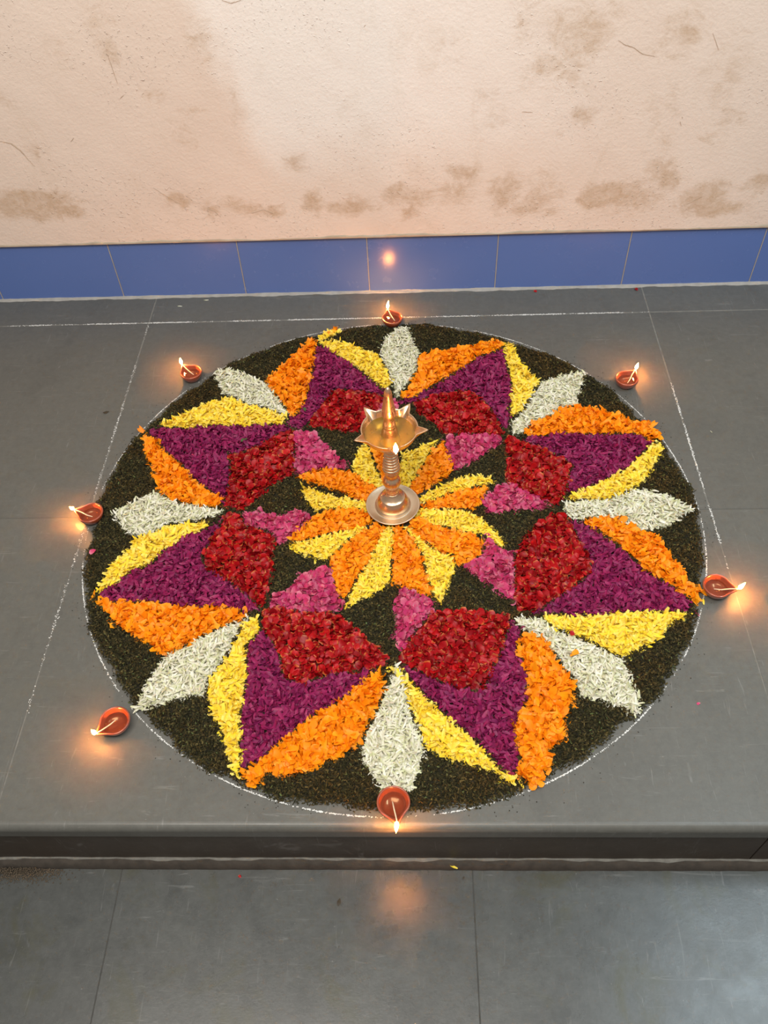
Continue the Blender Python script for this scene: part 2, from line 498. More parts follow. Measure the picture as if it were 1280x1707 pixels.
# riser face and the cement fillet at its foot
for x0, x1 in ((-1.75, 0.56), (0.5625, 1.8)):
    link('riser_slab', chamfer_box('riser_slab', x0, x1, EDGE_Y + 0.003, EDGE_Y + 0.03, LOW_Z, -0.0305, 0.0003), M['riser'], platform)
v, f = [], []
NXF = 260
for i in range(NXF + 1):
    x = -1.75 + 3.55 * i / NXF
    j1 = 0.0007 * math.sin(x * 31) + 0.0007 * math.sin(x * 83 + 1) + 0.0006 * math.sin(x * 211)
    j2 = 0.0006 * math.sin(x * 11 + 2) + 0.0005 * math.sin(x * 119) + 0.0004 * math.sin(x * 251)
    v += [(x, EDGE_Y + 0.005, -0.1370 + j1), (x, EDGE_Y - 0.0025, -0.1395 + j1), (x, EDGE_Y - 0.0080 + 0.4 * j2, -0.1450 + j2), (x, EDGE_Y - 0.0098 + 0.5 * j2, LOW_Z - 0.001)]
for i in range(NXF):
    for k in range(3):
        a = i * 4 + k
        f.append((a, a + 1, a + 5, a + 4))
link('cement_fillet', mesh_py('cement_fillet', v, f), M['cement'], platform)
v2, f2 = [], []
for i in range(NXF + 1):                      # crumbling pale mortar line above the fillet
    p0, p1 = v[i * 4], v[i * 4 + 1]
    w = max(0.0, 0.35 + 0.5 * math.sin(p0[0] * 17 + 1) + 0.5 * math.sin(p0[0] * 47) + 0.4 * math.sin(p0[0] * 133)) * 0.0016
    v2 += [(p0[0], EDGE_Y + 0.003, p0[2] + 0.0012), (p0[0], EDGE_Y + 0.0012 - 1.1 * w, p0[2] + 0.0002), (p0[0], EDGE_Y + 0.0010 - 1.5 * w, p0[2] - 0.0012)]
for i in range(NXF):
    for k in range(2):
        a = i * 3 + k
        f2.append((a, a + 1, a + 4, a + 3))
link('mortar_line', mesh_py('mortar_line', v2, f2), M['grout'], platform)

floor = tag(empty('floor', (0, 0, LOW_Z)), 'lower grey stone floor in front of the platform', 'floor', kind='structure')
LX = [-1.9, -0.4322, 0.1305, 1.9]
LY = [-2.3, -1.42, EDGE_Y + 0.02]
for i in range(3):
    for j in range(2):
        me = chamfer_box('slab', LX[i] + 0.0006, LX[i + 1] - 0.0006, LY[j] + 0.0006, LY[j + 1] - 0.0006, -0.03, 0.0, 0.0005)
        link('slab', me, M['stone_low'], floor)
for x in LX[1:3]:
    me = chamfer_box('joint_cement', x - 0.001, x + 0.001, -2.3, EDGE_Y, -0.028, -0.0004, 0.0002)
    link('joint_cement', me, M['joint_line'], floor)

# back wall: plaster above a skirting of blue tiles
wall = tag(empty('wall_back', (0, WALL_Y, 0)), 'stained cream plaster wall behind the platform', 'wall', kind='structure')
def vnoise(x, y, s):
    return (math.sin(x * s + 1.3 * math.sin(y * s * 0.7)) + math.sin(y * s * 1.1 + 1.7 * math.sin(x * s * 0.6 + 2)) + math.sin((x + y) * s * 1.9 + 0.5)) / 3
NX, NZ = 360, 90
v, f = [], []
for j in range(NZ + 1):
    for i in range(NX + 1):
        x = -1.8 + 3.65 * i / NX
        t = j / NZ
        z = TILE_TOP + (2.3 - TILE_TOP) * t ** 1.8
        y = -0.0045 + 0.0016 * vnoise(x, z, 7) + 0.0006 * vnoise(x, z, 31)
        if j == 0:
            z += 0.0012 * vnoise(x, 0, 40) + 0.0009 * vnoise(x, 3, 130)
            y += 0.003
        v.append((x, y, z))
for j in range(NZ):
    for i in range(NX):
        a = j * (NX + 1) + i
        f.append((a, a + 1, a + NX + 2, a + NX + 1))
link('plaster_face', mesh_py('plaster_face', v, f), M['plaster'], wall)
v, f = [], []
for i in range(NX + 1):                       # ragged smear of plaster along the top of the tiles
    x = -1.8 + 3.65 * i / NX
    a = 0.0022 * vnoise(x, 1, 23) + 0.0016 * vnoise(x, 5, 90)
    b = max(-0.0015, 0.0012 * vnoise(x, 2, 60) + 0.0008 * vnoise(x, 9, 170))
    v += [(x, -0.0006, TILE_TOP - 0.0012 - b), (x, -0.0070, TILE_TOP + 0.0022), (x, -0.0040, TILE_TOP + 0.0075 + a)]
for i in range(NX):
    for k in range(2):
        q = i * 3 + k
        f.append((q, q + 3, q + 4, q + 1))
link('plaster_lip', mesh_py('plaster_lip', v, f), M['plaster_lip'], wall)

# cracks and gouges in the plaster
CRACKS = [([(0.45, 0.564), (0.464, 0.555), (0.479, 0.551), (0.502, 0.537), (0.526, 0.532)], 0.0016),
          ([(0.477, 0.553), (0.479, 0.573), (0.475, 0.612)], 0.0007),
          ([(0.524, 0.532), (0.554, 0.551), (0.577, 0.578)], 0.0008),
          ([(-0.826, 0.404), (-0.805, 0.398), (-0.789, 0.379), (-0.773, 0.346)], 0.003),
          ([(-0.546, 0.573), (-0.543, 0.543), (-0.541, 0.515)], 0.0012),
          ([(-0.544, 0.485), (-0.535, 0.492)], 0.0014),
          ([(0.609, 0.393), (0.604, 0.402)], 0.0012),
          ([(0.608, 0.408), (0.606, 0.412)], 0.0012),
          ([(-0.434, 0.397), (-0.434, 0.41), (-0.422, 0.427), (-0.409, 0.437), (-0.376, 0.432)], 0.0008),
          ([(-0.411, 0.427), (-0.401, 0.392)], 0.0007),
          ([(0.277, 0.433), (0.299, 0.431)], 0.001),
          ([(-0.525, 0.29), (-0.503, 0.272), (-0.474, 0.25)], 0.0012),
          ([(-0.415, 0.236), (-0.399, 0.23), (-0.388, 0.215)], 0.0016),
          ([(0.662, 0.216), (0.691, 0.233)], 0.0014),
          ([(0.228, 0.43), (0.251, 0.443), (0.269, 0.455)], 0.0008),
          ([(0.318, 0.498), (0.351, 0.525), (0.368, 0.552)], 0.0008),
          ([(0.627, 0.571), (0.646, 0.54)], 0.001),
          ([(-0.315, 0.223), (-0.287, 0.23), (-0.266, 0.22)], 0.0012),
          ([(-0.666, 0.407), (-0.675, 0.399)], 0.0014),
          ([(-0.039, 0.603), (-0.035, 0.607)], 0.0012),
          ([(-0.302, 0.658), (-0.286, 0.653), (-0.266, 0.657)], 0.0014)]
for pts, wd in CRACKS:
    if wd < 0.001: continue
    pr = Vector((pts[-1][0] - pts[0][0], 0, pts[-1][1] - pts[0][1])).normalized()
    nrm = Vector((-pr.z, 0, pr.x))
    fine = []
    for (x0, z0), (x1, z1) in zip(pts, pts[1:]):
        for k in range(6): fine.append((x0 + (x1 - x0) * k / 6, z0 + (z1 - z0) * k / 6))
    fine.append(pts[-1])
    v, f = [], []
    for i, (x, z) in enumerate(fine):
        t = i / (len(fine) - 1)
        hw = wd * 0.5 * (0.25 + math.sin(math.pi * (0.06 + 0.88 * t))) * random.uniform(0.6, 1.1)
        c0 = Vector((x, 0, z)) + nrm * random.uniform(-0.3, 0.3) * wd
        for sgn, dy in ((-1, -0.0060), (0, -0.0066), (1, -0.0060)):
            q = c0 + nrm * (hw * sgn)
            v.append((q.x, -0.0049 + 0.0016 * vnoise(q.x, q.z, 7) + 0.0006 * vnoise(q.x, q.z, 31) + (dy + 0.0060), q.z))
    for i in range(len(fine) - 1):
        for k in range(2):
            a = i * 3 + k
            f.append((a, a + 3, a + 4, a + 1))
    link('plaster_crack', mesh_py('plaster_crack', v, f), M['crack'], wall)

skirting = tag(empty('baseboard_back', (0, WALL_Y, 0)), 'skirting of blue glazed tiles along the wall foot', 'skirting', kind='structure')
TW, TX = 0.30675, -0.67193
tile_me = None
for k in range(-4, 9):
    x = TX + k * TW
    if tile_me is None:
        w = TW / 2 - 0.0009
        c = 0.0012
        z0, z1 = 0.0025, TILE_TOP + 0.003
        vv = [(-w, 0.01, z0), (w, 0.01, z0), (w, 0.01, z1), (-w, 0.01, z1),
              (-w, c, z0), (w, c, z0), (w, c, z1), (-w, c, z1),
              (-w + c, 0, z0 + c), (w - c, 0, z0 + c), (w - c, 0, z1 - c), (-w + c, 0, z1 - c)]
        ff = [(8, 9, 10, 11), (3, 2, 1, 0)]
        for a in (0, 4):
            for i in range(4):
                j = (i + 1) % 4
                ff.append((a + i, a + j, a + 4 + j, a + 4 + i))
        tile_me = mesh_py('tile', vv, ff, False)
    o = link('tile', tile_me, M['tile'], skirting)
    o.location = (x + TW / 2, 0, 0)
    if k > -4:
        link('joint_cement', chamfer_box('joint_cement', x - 0.0011, x + 0.0011, 0.0004, 0.009, 0.002, TILE_TOP + 0.002, 0.0001), M['tile_grout'], skirting)
v, f = [], []
for i in range(NX + 1):                       # cement bead where tiles meet the platform
    x = -1.75 + 3.55 * i / NX
    a = 0.0016 * vnoise(x, 4, 37) + 0.001 * vnoise(x, 8, 140)
    v += [(x, 0.002, 0.0045 + 0.7 * a), (x, -0.0035 - a, 0.0030), (x, -0.0075 - 1.6 * a, -0.0003)]
for i in range(NX):
    for k in range(2):
        q = i * 3 + k
        f.append((q, q + 1, q + 4, q + 3))
link('cement_bead', mesh_py('cement_bead', v, f), M['tile_grout'], skirting)

# ------------------------------------------------------------------ flower carpet
# outlines of the petal patches on the platform, millimetres from the carpet centre
PATCHES = {
    'orange': [
        ('A', [(-188,527), (-227,463), (-283,381), (-254,329), (-225,281), (-208,262), (-192,293), (-181,358), (-172,457), (-176,513)]),
        ('A2', [(-154,545), (-139,561), (-125,556), (-138,543)]),
        ('B', [(16,316), (35,350), (56,407), (61,454), (95,472), (147,477), (192,490), (248,504), (251,478), (196,450), (137,395), (80,349), (41,315)]),
        ('C', [(271,199), (293,232), (337,256), (375,284), (422,274), (471,252), (507,227), (531,229), (545,187), (525,172), (502,200), (417,199), (330,197), (296,193)]),
        ('D', [(353,-20), (388,-31), (422,-11), (439,-39), (495,-69), (504,-111), (520,-138), (528,-173), (540,-193), (527,-212), (516,-202), (491,-176), (459,-150), (430,-103), (393,-61), (364,-37)]),
        ('E', [(235,-274), (264,-284), (271,-315), (287,-347), (300,-369), (294,-400), (277,-426), (273,-461), (247,-483), (249,-507), (234,-519), (223,-544), (211,-528), (189,-523), (205,-500), (199,-461), (193,-441), (217,-410), (227,-357), (214,-307)]),
        ('F', [(-8,-345), (-29,-349), (-66,-392), (-123,-427), (-170,-472), (-197,-499), (-221,-522), (-207,-538), (-190,-530), (-184,-518), (-154,-522), (-120,-515), (-91,-499), (-55,-480), (-40,-467), (-33,-439), (-15,-401), (-5,-378)]),
        ('G', [(-535,-192), (-501,-202), (-456,-205), (-422,-203), (-379,-216), (-324,-214), (-262,-222), (-239,-233), (-263,-247), (-299,-260), (-341,-291), (-372,-312), (-388,-312), (-409,-290), (-442,-271), (-477,-250), (-501,-220)]),
        ('H', [(-528,226), (-507,208), (-482,201), (-474,171), (-438,143), (-401,96), (-360,55), (-331,42), (-328,20), (-355,18), (-408,25), (-462,54), (-469,91), (-500,151), (-520,201)]),
    ],
    'purple': [
        ('A', [(-178,500), (-142,482), (-96,436), (-34,356), (-2,318), (-17,323), (-61,339), (-124,349), (-153,289), (-180,240), (-185,227), (-222,234), (-217,251), (-188,304), (-180,416)]),
        ('B', [(250,471), (258,381), (261,338), (248,258), (239,207), (224,237), (206,283), (189,317), (159,339), (104,327), (47,302), (19,299), (15,310), (47,321), (80,343), (137,389), (195,446)]),
        ('C', [(296,193), (360,204), (417,195), (502,197), (528,169), (490,130), (455,93), (415,72), (367,43), (340,40), (346,73), (359,110), (336,141), (293,166), (261,190)]),
        ('D', [(334,-25), (351,-33), (365,-40), (378,-52), (429,-110), (459,-153), (490,-179), (520,-211), (516,-229), (474,-235), (413,-234), (330,-243), (280,-233), (228,-238), (272,-218), (306,-193), (361,-149), (359,-109), (344,-60)]),
        ('E', [(207,-248), (226,-266), (214,-307), (228,-352), (220,-405), (208,-431), (200,-471), (201,-505), (187,-521), (168,-505), (138,-466), (98,-431), (75,-405), (46,-373), (19,-334), (37,-339), (71,-356), (114,-375), (153,-384), (170,-340), (194,-289)]),
        ('F', [(-226,-514), (-197,-499), (-170,-469), (-123,-425), (-66,-390), (-27,-349), (-10,-336), (-48,-345), (-96,-349), (-139,-366), (-173,-357), (-182,-320), (-195,-292), (-219,-263), (-243,-296), (-236,-334), (-234,-383), (-237,-426), (-227,-476)]),
        ('G', [(-526,-189), (-507,-176), (-475,-138), (-438,-120), (-422,-87), (-386,-52), (-346,-38), (-326,-13), (-318,-4), (-326,-44), (-337,-64), (-350,-104), (-331,-137), (-292,-159), (-263,-182), (-233,-213), (-223,-225), (-258,-223), (-324,-214), (-375,-216), (-422,-203), (-478,-205), (-511,-195)]),
        ('H', [(-520,237), (-471,236), (-418,235), (-367,244), (-315,239), (-263,242), (-222,241), (-205,226), (-235,216), (-272,182), (-306,160), (-335,161), (-323,107), (-321,54), (-325,17), (-339,48), (-372,69), (-401,99), (-439,146), (-476,179)]),
    ],
    'red': [
        ('A', [(-180,236), (-158,279), (-134,345), (-71,343), (-17,323), (-2,311), (-22,270), (-51,240), (-62,219), (-92,213), (-133,228)]),
        ('B', [(47,302), (104,327), (159,339), (189,317), (206,283), (224,237), (239,203), (234,198), (204,200), (159,205), (110,203), (95,228), (61,263), (43,283)]),
        ('C', [(233,191), (261,187), (293,166), (336,140), (360,110), (346,68), (331,30), (319,1), (305,12), (269,37), (228,67), (225,90), (234,135), (228,167)]),
        ('D', [(334,-24), (323,-9), (289,-26), (266,-46), (237,-79), (225,-120), (223,-180), (215,-217), (224,-232), (260,-228), (306,-193), (361,-149), (359,-109), (344,-60)]),
        ('E', [(19,-305), (37,-282), (74,-228), (126,-225), (177,-232), (208,-238), (209,-248), (193,-295), (170,-346), (152,-386), (114,-375), (71,-356), (37,-339), (14,-322)]),
        ('F', [(-224,-218), (-190,-218), (-141,-229), (-94,-229), (-77,-239), (-51,-270), (-20,-298), (0,-317), (-8,-334), (-48,-345), (-96,-349), (-139,-366), (-173,-357), (-182,-320), (-195,-292), (-221,-258)]),
        ('G', [(-319,2), (-290,-2), (-274,-36), (-239,-44), (-216,-66), (-214,-121), (-217,-181), (-220,-219), (-233,-210), (-263,-182), (-292,-159), (-331,-137), (-350,-104), (-337,-64), (-326,-44)]),
        ('H', [(-335,161), (-306,160), (-272,182), (-235,216), (-202,226), (-196,187), (-197,131), (-194,98), (-231,73), (-260,34), (-291,4), (-316,17), (-325,17), (-321,54), (-323,107)]),
    ],
    'pink': [
        ('A', [(-17,319), (9,311), (19,269), (-3,190), (-22,185), (-51,240)]),
        ('B', [(109,197), (159,201), (217,200), (229,188), (202,159), (169,133), (125,100), (118,131), (109,170)]),
        ('C', [(174,22), (206,57), (228,67), (269,37), (304,9), (297,-1), (244,0), (212,-7), (185,-11)]),
        ('D', [(178,-64), (198,-93), (227,-103), (220,-180), (217,-217), (201,-198), (181,-173), (161,-159), (130,-133), (141,-126), (169,-109)]),
        ('E', [(8,-203), (22,-177), (48,-193), (80,-210), (74,-228), (42,-276), (17,-308), (9,-282), (12,-240)]),
        ('F', [(-215,-218), (-205,-188), (-184,-188), (-160,-145), (-122,-132), (-108,-135), (-99,-172), (-82,-209), (-90,-229), (-141,-229), (-190,-218)]),
        ('G', [(-286,1), (-247,-2), (-214,-9), (-177,6), (-150,-13), (-164,-41), (-194,-72), (-212,-77), (-221,-51), (-251,-36), (-277,-33)]),
        ('H', [(-202,222), (-158,214), (-136,179), (-114,149), (-86,125), (-92,109), (-132,113), (-161,104), (-189,98), (-197,134)]),
    ],
    'yellow': [
        ('A', [(-173,520), (-131,512), (-99,504), (-59,477), (-33,464), (-19,430), (2,367), (-16,346), (-36,368), (-67,409), (-106,443), (-151,486)]),
        ('A2', [(-176,520), (-164,543), (-139,556), (-116,551), (-133,538), (-153,521)]),
        ('B', [(253,497), (276,492), (283,437), (298,400), (322,366), (297,316), (277,274), (252,258), (244,265), (259,344), (256,419)]),
        ('C', [(545,172), (544,152), (522,114), (499,76), (463,44), (407,21), (364,22), (335,25), (339,36), (367,46), (419,72), (455,93), (492,130), (523,164)]),
        ('D', [(261,-236), (305,-243), (331,-239), (408,-234), (484,-232), (519,-235), (479,-257), (454,-286), (421,-303), (388,-322), (352,-302), (320,-279), (277,-263)]),
        ('E', [(-1,-330), (17,-336), (32,-356), (70,-405), (102,-436), (142,-476), (168,-509), (210,-534), (179,-533), (158,-514), (123,-505), (86,-492), (59,-480), (46,-435), (27,-389), (12,-356)]),
        ('F', [(-226,-233), (-224,-268), (-243,-292), (-236,-334), (-234,-383), (-237,-426), (-229,-476), (-226,-511), (-224,-530), (-234,-518), (-252,-484), (-265,-443), (-284,-422), (-296,-387), (-298,-356), (-277,-328), (-266,-291), (-251,-247)]),
        ('G', [(-542,-192), (-525,-167), (-519,-132), (-505,-105), (-488,-84), (-487,-59), (-464,-53), (-432,-35), (-400,-25), (-358,-20), (-342,-26), (-360,-45), (-393,-70), (-422,-91), (-441,-118), (-476,-138), (-497,-165), (-524,-181)]),
        ('H', [(-499,247), (-461,272), (-399,314), (-348,332), (-313,304), (-269,292), (-225,266), (-228,241), (-315,239), (-367,244), (-418,235), (-471,238)]),
    ],
    'white': [
        ('A', [(35,564), (7,562), (-20,517), (-29,476), (-22,436), (0,373), (5,326), (15,314), (20,341), (37,368), (56,417), (61,467), (49,506), (41,545)]),
        ('B', [(425,390), (397,313), (393,287), (369,275), (319,247), (281,214), (264,199), (248,203), (248,236), (280,274), (302,316), (324,362), (357,374), (402,391)]),
        ('C', [(574,-3), (553,11), (526,32), (475,49), (407,21), (332,19), (328,4), (336,-27), (378,-27), (423,-38), (472,-56), (515,-47), (546,-23)]),
        ('D', [(213,-242), (259,-242), (277,-263), (324,-287), (387,-325), (394,-374), (403,-411), (390,-424), (368,-413), (337,-397), (305,-392), (300,-358), (276,-313), (245,-278), (221,-260)]),
        ('E', [(13,-324), (21,-342), (34,-387), (40,-432), (57,-474), (53,-502), (41,-533), (31,-548), (-9,-544), (-25,-522), (-42,-490), (-35,-452), (-20,-424), (-8,-389), (4,-358), (8,-331)]),
        ('F', [(-228,-233), (-254,-252), (-269,-296), (-281,-328), (-300,-361), (-298,-387), (-325,-389), (-356,-397), (-385,-409), (-414,-415), (-405,-391), (-401,-369), (-391,-338), (-376,-309), (-334,-286), (-299,-263), (-264,-242)]),
        ('G', [(-543,7), (-521,22), (-480,52), (-460,57), (-435,38), (-391,23), (-338,14), (-319,5), (-345,-10), (-384,-19), (-419,-25), (-464,-53), (-486,-53), (-508,-37), (-525,-14)]),
        ('H', [(-402,413), (-371,426), (-325,406), (-277,373), (-252,333), (-227,290), (-218,266), (-252,282), (-291,303), (-323,304), (-348,332), (-370,340), (-385,372)]),
    ],
    'orange_c': [
        ('1', [(-189,90), (-153,114), (-109,109), (-85,106), (-57,84), (-25,58), (-13,27), (-55,28), (-86,44), (-134,65), (-162,77)]),
        ('2', [(-193,-69), (-175,-43), (-151,-10), (-119,5), (-77,8), (-42,-3), (-13,-3), (-31,-22), (-50,-37), (-82,-45), (-127,-58), (-170,-72)]),
        ('3', [(-112,-119), (-95,-91), (-70,-64), (-45,-41), (-12,-14), (-1,-26), (-9,-46), (-24,-78), (-36,-114), (-57,-154), (-78,-204), (-94,-197), (-102,-158)]),
        ('4', [(7,-26), (29,-46), (43,-75), (58,-107), (67,-156), (77,-193), (57,-196), (28,-181), (1,-168), (3,-111), (5,-75)]),
        ('5', [(22,-11), (59,-15), (85,-39), (117,-48), (154,-58), (178,-77), (165,-109), (142,-126), (122,-134), (112,-112), (84,-94), (54,-65)]),
        ('6', [(39,11), (60,18), (90,28), (121,45), (160,56), (194,62), (182,34), (168,4), (134,2), (96,5)]),
        ('7', [(107,187), (121,134), (123,97), (110,81), (83,66), (60,52), (33,31), (41,66), (56,98), (69,130), (85,162)]),
        ('8', [(-47,182), (-15,173), (7,164), (12,104), (4,34), (-10,58), (-21,90), (-30,126), (-41,160)]),
    ],
    'yellow_c': [
        ('1', [(-182,79), (-161,61), (-121,44), (-82,31), (-51,23), (-13,10), (-51,3), (-92,6), (-119,9), (-143,-1), (-162,25), (-174,56)]),
        ('2', [(-191,-80), (-162,-69), (-127,-58), (-79,-45), (-35,-28), (-56,-49), (-75,-64), (-95,-91), (-115,-119), (-149,-106), (-176,-94)]),
        ('3', [(-80,-221), (-72,-197), (-57,-154), (-36,-114), (-23,-69), (-1,-20), (7,-65), (5,-111), (3,-163), (-13,-181), (-45,-201)]),
        ('4', [(22,-23), (54,-65), (87,-98), (115,-108), (119,-139), (102,-182), (90,-216), (79,-202), (67,-156), (58,-102)]),
        ('5', [(33,3), (55,6), (96,2), (134,0), (163,-11), (187,-40), (204,-63), (213,-92), (195,-86), (176,-63), (146,-55), (110,-43), (81,-33), (59,-18)]),
        ('6', [(33,25), (60,36), (98,65), (138,83), (173,91), (214,71), (184,64), (156,56), (121,45), (90,30), (63,21)]),
        ('7', [(10,34), (13,104), (22,153), (54,169), (82,186), (102,194), (81,162), (69,130), (56,98), (41,73), (28,42)]),
        ('8', [(-68,172), (-51,185), (-43,160), (-34,126), (-24,95), (-7,35), (-25,58), (-44,68), (-73,101), (-80,122), (-71,150)]),
    ],
}


def inside(px, py, poly):
    r = np.zeros(len(px), bool)
    n = len(poly)
    for i in range(n):
        x0, y0 = poly[i]; x1, y1 = poly[(i + 1) % n]
        if y0 == y1: continue
        c = ((y0 > py) != (y1 > py)) & (px < (x1 - x0) * (py - y0) / (y1 - y0) + x0)
        r ^= c
    return r

def edge_dist(px, py, poly):
    d = np.full(len(px), 1e9)
    n = len(poly)
    for i in range(n):
        x0, y0 = poly[i]; x1, y1 = poly[(i + 1) % n]
        dx, dy = x1 - x0, y1 - y0
        L = dx * dx + dy * dy
        if L == 0: continue
        t = np.clip(((px - x0) * dx + (py - y0) * dy) / L, 0, 1)
        d = np.minimum(d, np.hypot(px - x0 - t * dx, py - y0 - t * dy))
    return d

def petal_template(kind, seed):
    """unit-length petal lying on xy, base at x=-0.5, tip at +0.5; returns verts, quads, along"""
    r = random.Random(seed)
    nt, ns = 5, 2
    bend = r.uniform(-0.5, 0.5); curl = r.uniform(0.3, 1.0); side = r.uniform(-0.18, 0.18); tw = r.uniform(-0.7, 0.7)
    v, al = [], []
    rag = [r.uniform(-1, 1) for _ in range(8)]
    for i in range(nt + 1):
        t = i / nt
        if kind == 'yellow':
            w = 0.145 * (math.sin(math.pi * min(1, 0.16 + 0.78 * t)) ** 0.7); cup = 0.5
        elif kind == 'orange':
            w = 0.07 + 0.24 * t ** 0.8 * (1 - 0.45 * max(0, t - 0.8) / 0.2); cup = 0.45
        elif kind == 'white':
            w = 0.105 * (math.sin(math.pi * min(1, 0.14 + 0.80 * t)) ** 0.6); cup = 0.75
        elif kind == 'purple':
            w = 0.185 * (math.sin(math.pi * min(1, 0.14 + 0.76 * t)) ** 0.6); cup = 0.45
        elif kind == 'red':
            w = 0.43 * (math.sin(math.pi * (0.10 + 0.80 * t)) ** 0.55); cup = 0.55
        elif kind == 'pink':
            w = 0.36 * (math.sin(math.pi * (0.10 + 0.80 * t)) ** 0.6) * (1 + 0.16 * rag[i]); cup = 0.5
        else:
            w = 0.25 * math.sin(math.pi * (0.04 + 0.93 * t)) ** 0.9; cup = 0.25
        ang = bend * (t - 0.5) * 2
        for k in range(ns + 1):
            s = k / ns * 2 - 1
            x = t - 0.5
            if kind == 'orange' and i == nt: x += 0.10 * rag[k]
            if kind == 'red' and i == nt and k == 1: x += 0.02
            y = s * w + side * (t - 0.5) ** 2 * 2
            z = cup * curl * w * (s * s - 0.4) + bend * 0.55 * (t - 0.5) ** 2 * 1.6
            z += 0.09 * rag[(i + k) % 8] * (0.5 if kind in ('white', 'yellow', 'purple') else 1.0) * abs(s) * (w / 0.3)
            c, sn = math.cos(tw * (t - 0.5)), math.sin(tw * (t - 0.5))
            v.append((x, y * c - z * sn, y * sn + z * c)); al.append(t)
    f = []
    for i in range(nt):
        for k in range(ns):
            a = i * (ns + 1) + k
            f.append((a, a + 1, a + ns + 2, a + ns + 1))
    return np.array(v), np.array(f), np.array(al)

# length range (m), grid pitch (m) per layer, layers, pile height (m), tilt spread
KIND = {
    'yellow':   dict(tpl='yellow', L=(0.014, 0.023), pitch=0.0054, layers=3, h=0.013, tilt=0.42),
    'orange':   dict(tpl='orange', L=(0.013, 0.024), pitch=0.0064, layers=3, h=0.015, tilt=0.58),
    'white':    dict(tpl='white',  L=(0.012, 0.022), pitch=0.0047, layers=3, h=0.012, tilt=0.38),
    'purple':   dict(tpl='purple', L=(0.010, 0.018), pitch=0.0054, layers=3, h=0.013, tilt=0.55),
    'red':      dict(tpl='red',    L=(0.010, 0.018), pitch=0.0074, layers=3, h=0.014, tilt=0.55),
    'pink':     dict(tpl='pink',   L=(0.013, 0.020), pitch=0.0068, layers=3, h=0.015, tilt=0.55),
    'orange_c': dict(tpl='orange', L=(0.011, 0.019), pitch=0.0056, layers=3, h=0.013, tilt=0.50),
    'yellow_c': dict(tpl='yellow', L=(0.011, 0.019), pitch=0.0048, layers=3, h=0.012, tilt=0.42),
}
NTPL = 6
TPL = {k: [petal_template(k, 100 * i + len(k)) for i in range(NTPL)] for k in ('yellow', 'orange', 'white', 'purple', 'red', 'pink', 'leaf')}
TPL_MESH = {k: [mesh_np(k + '_petal', v, f, True, a) for v, f, a in TPL[k]] for k in TPL}
for k in TPL_MESH:
    for me in TPL_MESH[k]: me.materials.append(M[k])

def rot_mats(yaw, ax, tilt, roll):
    n = len(yaw)
    cz, sz = np.cos(yaw), np.sin(yaw)
    Rz = np.zeros((n, 3, 3)); Rz[:, 0, 0] = cz; Rz[:, 0, 1] = -sz; Rz[:, 1, 0] = sz; Rz[:, 1, 1] = cz; Rz[:, 2, 2] = 1
    c, s = np.cos(tilt), np.sin(tilt)
    Ry = np.zeros((n, 3, 3)); Ry[:, 0, 0] = c; Ry[:, 0, 2] = s; Ry[:, 2, 0] = -s; Ry[:, 2, 2] = c; Ry[:, 1, 1] = 1
    c, s = np.cos(roll), np.sin(roll)
    Rx = np.zeros((n, 3, 3)); Rx[:, 1, 1] = c; Rx[:, 1, 2] = -s; Rx[:, 2, 1] = s; Rx[:, 2, 2] = c; Rx[:, 0, 0] = 1
    return Rz @ Ry @ Rx

carpet = tag(empty('flower_carpet'), 'round flower petal carpet with an eight-pointed star on dark moss', 'flower carpet')

PART_NAME = {'yellow': 'yellow_petal', 'orange': 'orange_petal', 'white': 'white_petal', 'purple': 'magenta_petal', 'red': 'red_petal', 'pink': 'pink_petal'}
PATCH_LABEL = {
    'yellow': 'yellow chrysanthemum petals along one side of a star point',
    'orange': 'orange marigold petals along one side of a star point',
    'white': 'white chrysanthemum petals forming a leaf shape between star points',
    'purple': 'magenta chrysanthemum petals filling a star point',
    'red': 'red rose petals at the root of a star point',
    'pink': 'pink rose petals reaching from the red patch towards the lamp',
    'orange_c': 'orange marigold petals of the small star around the lamp',
    'yellow_c': 'yellow chrysanthemum petals of the small star around the lamp'}

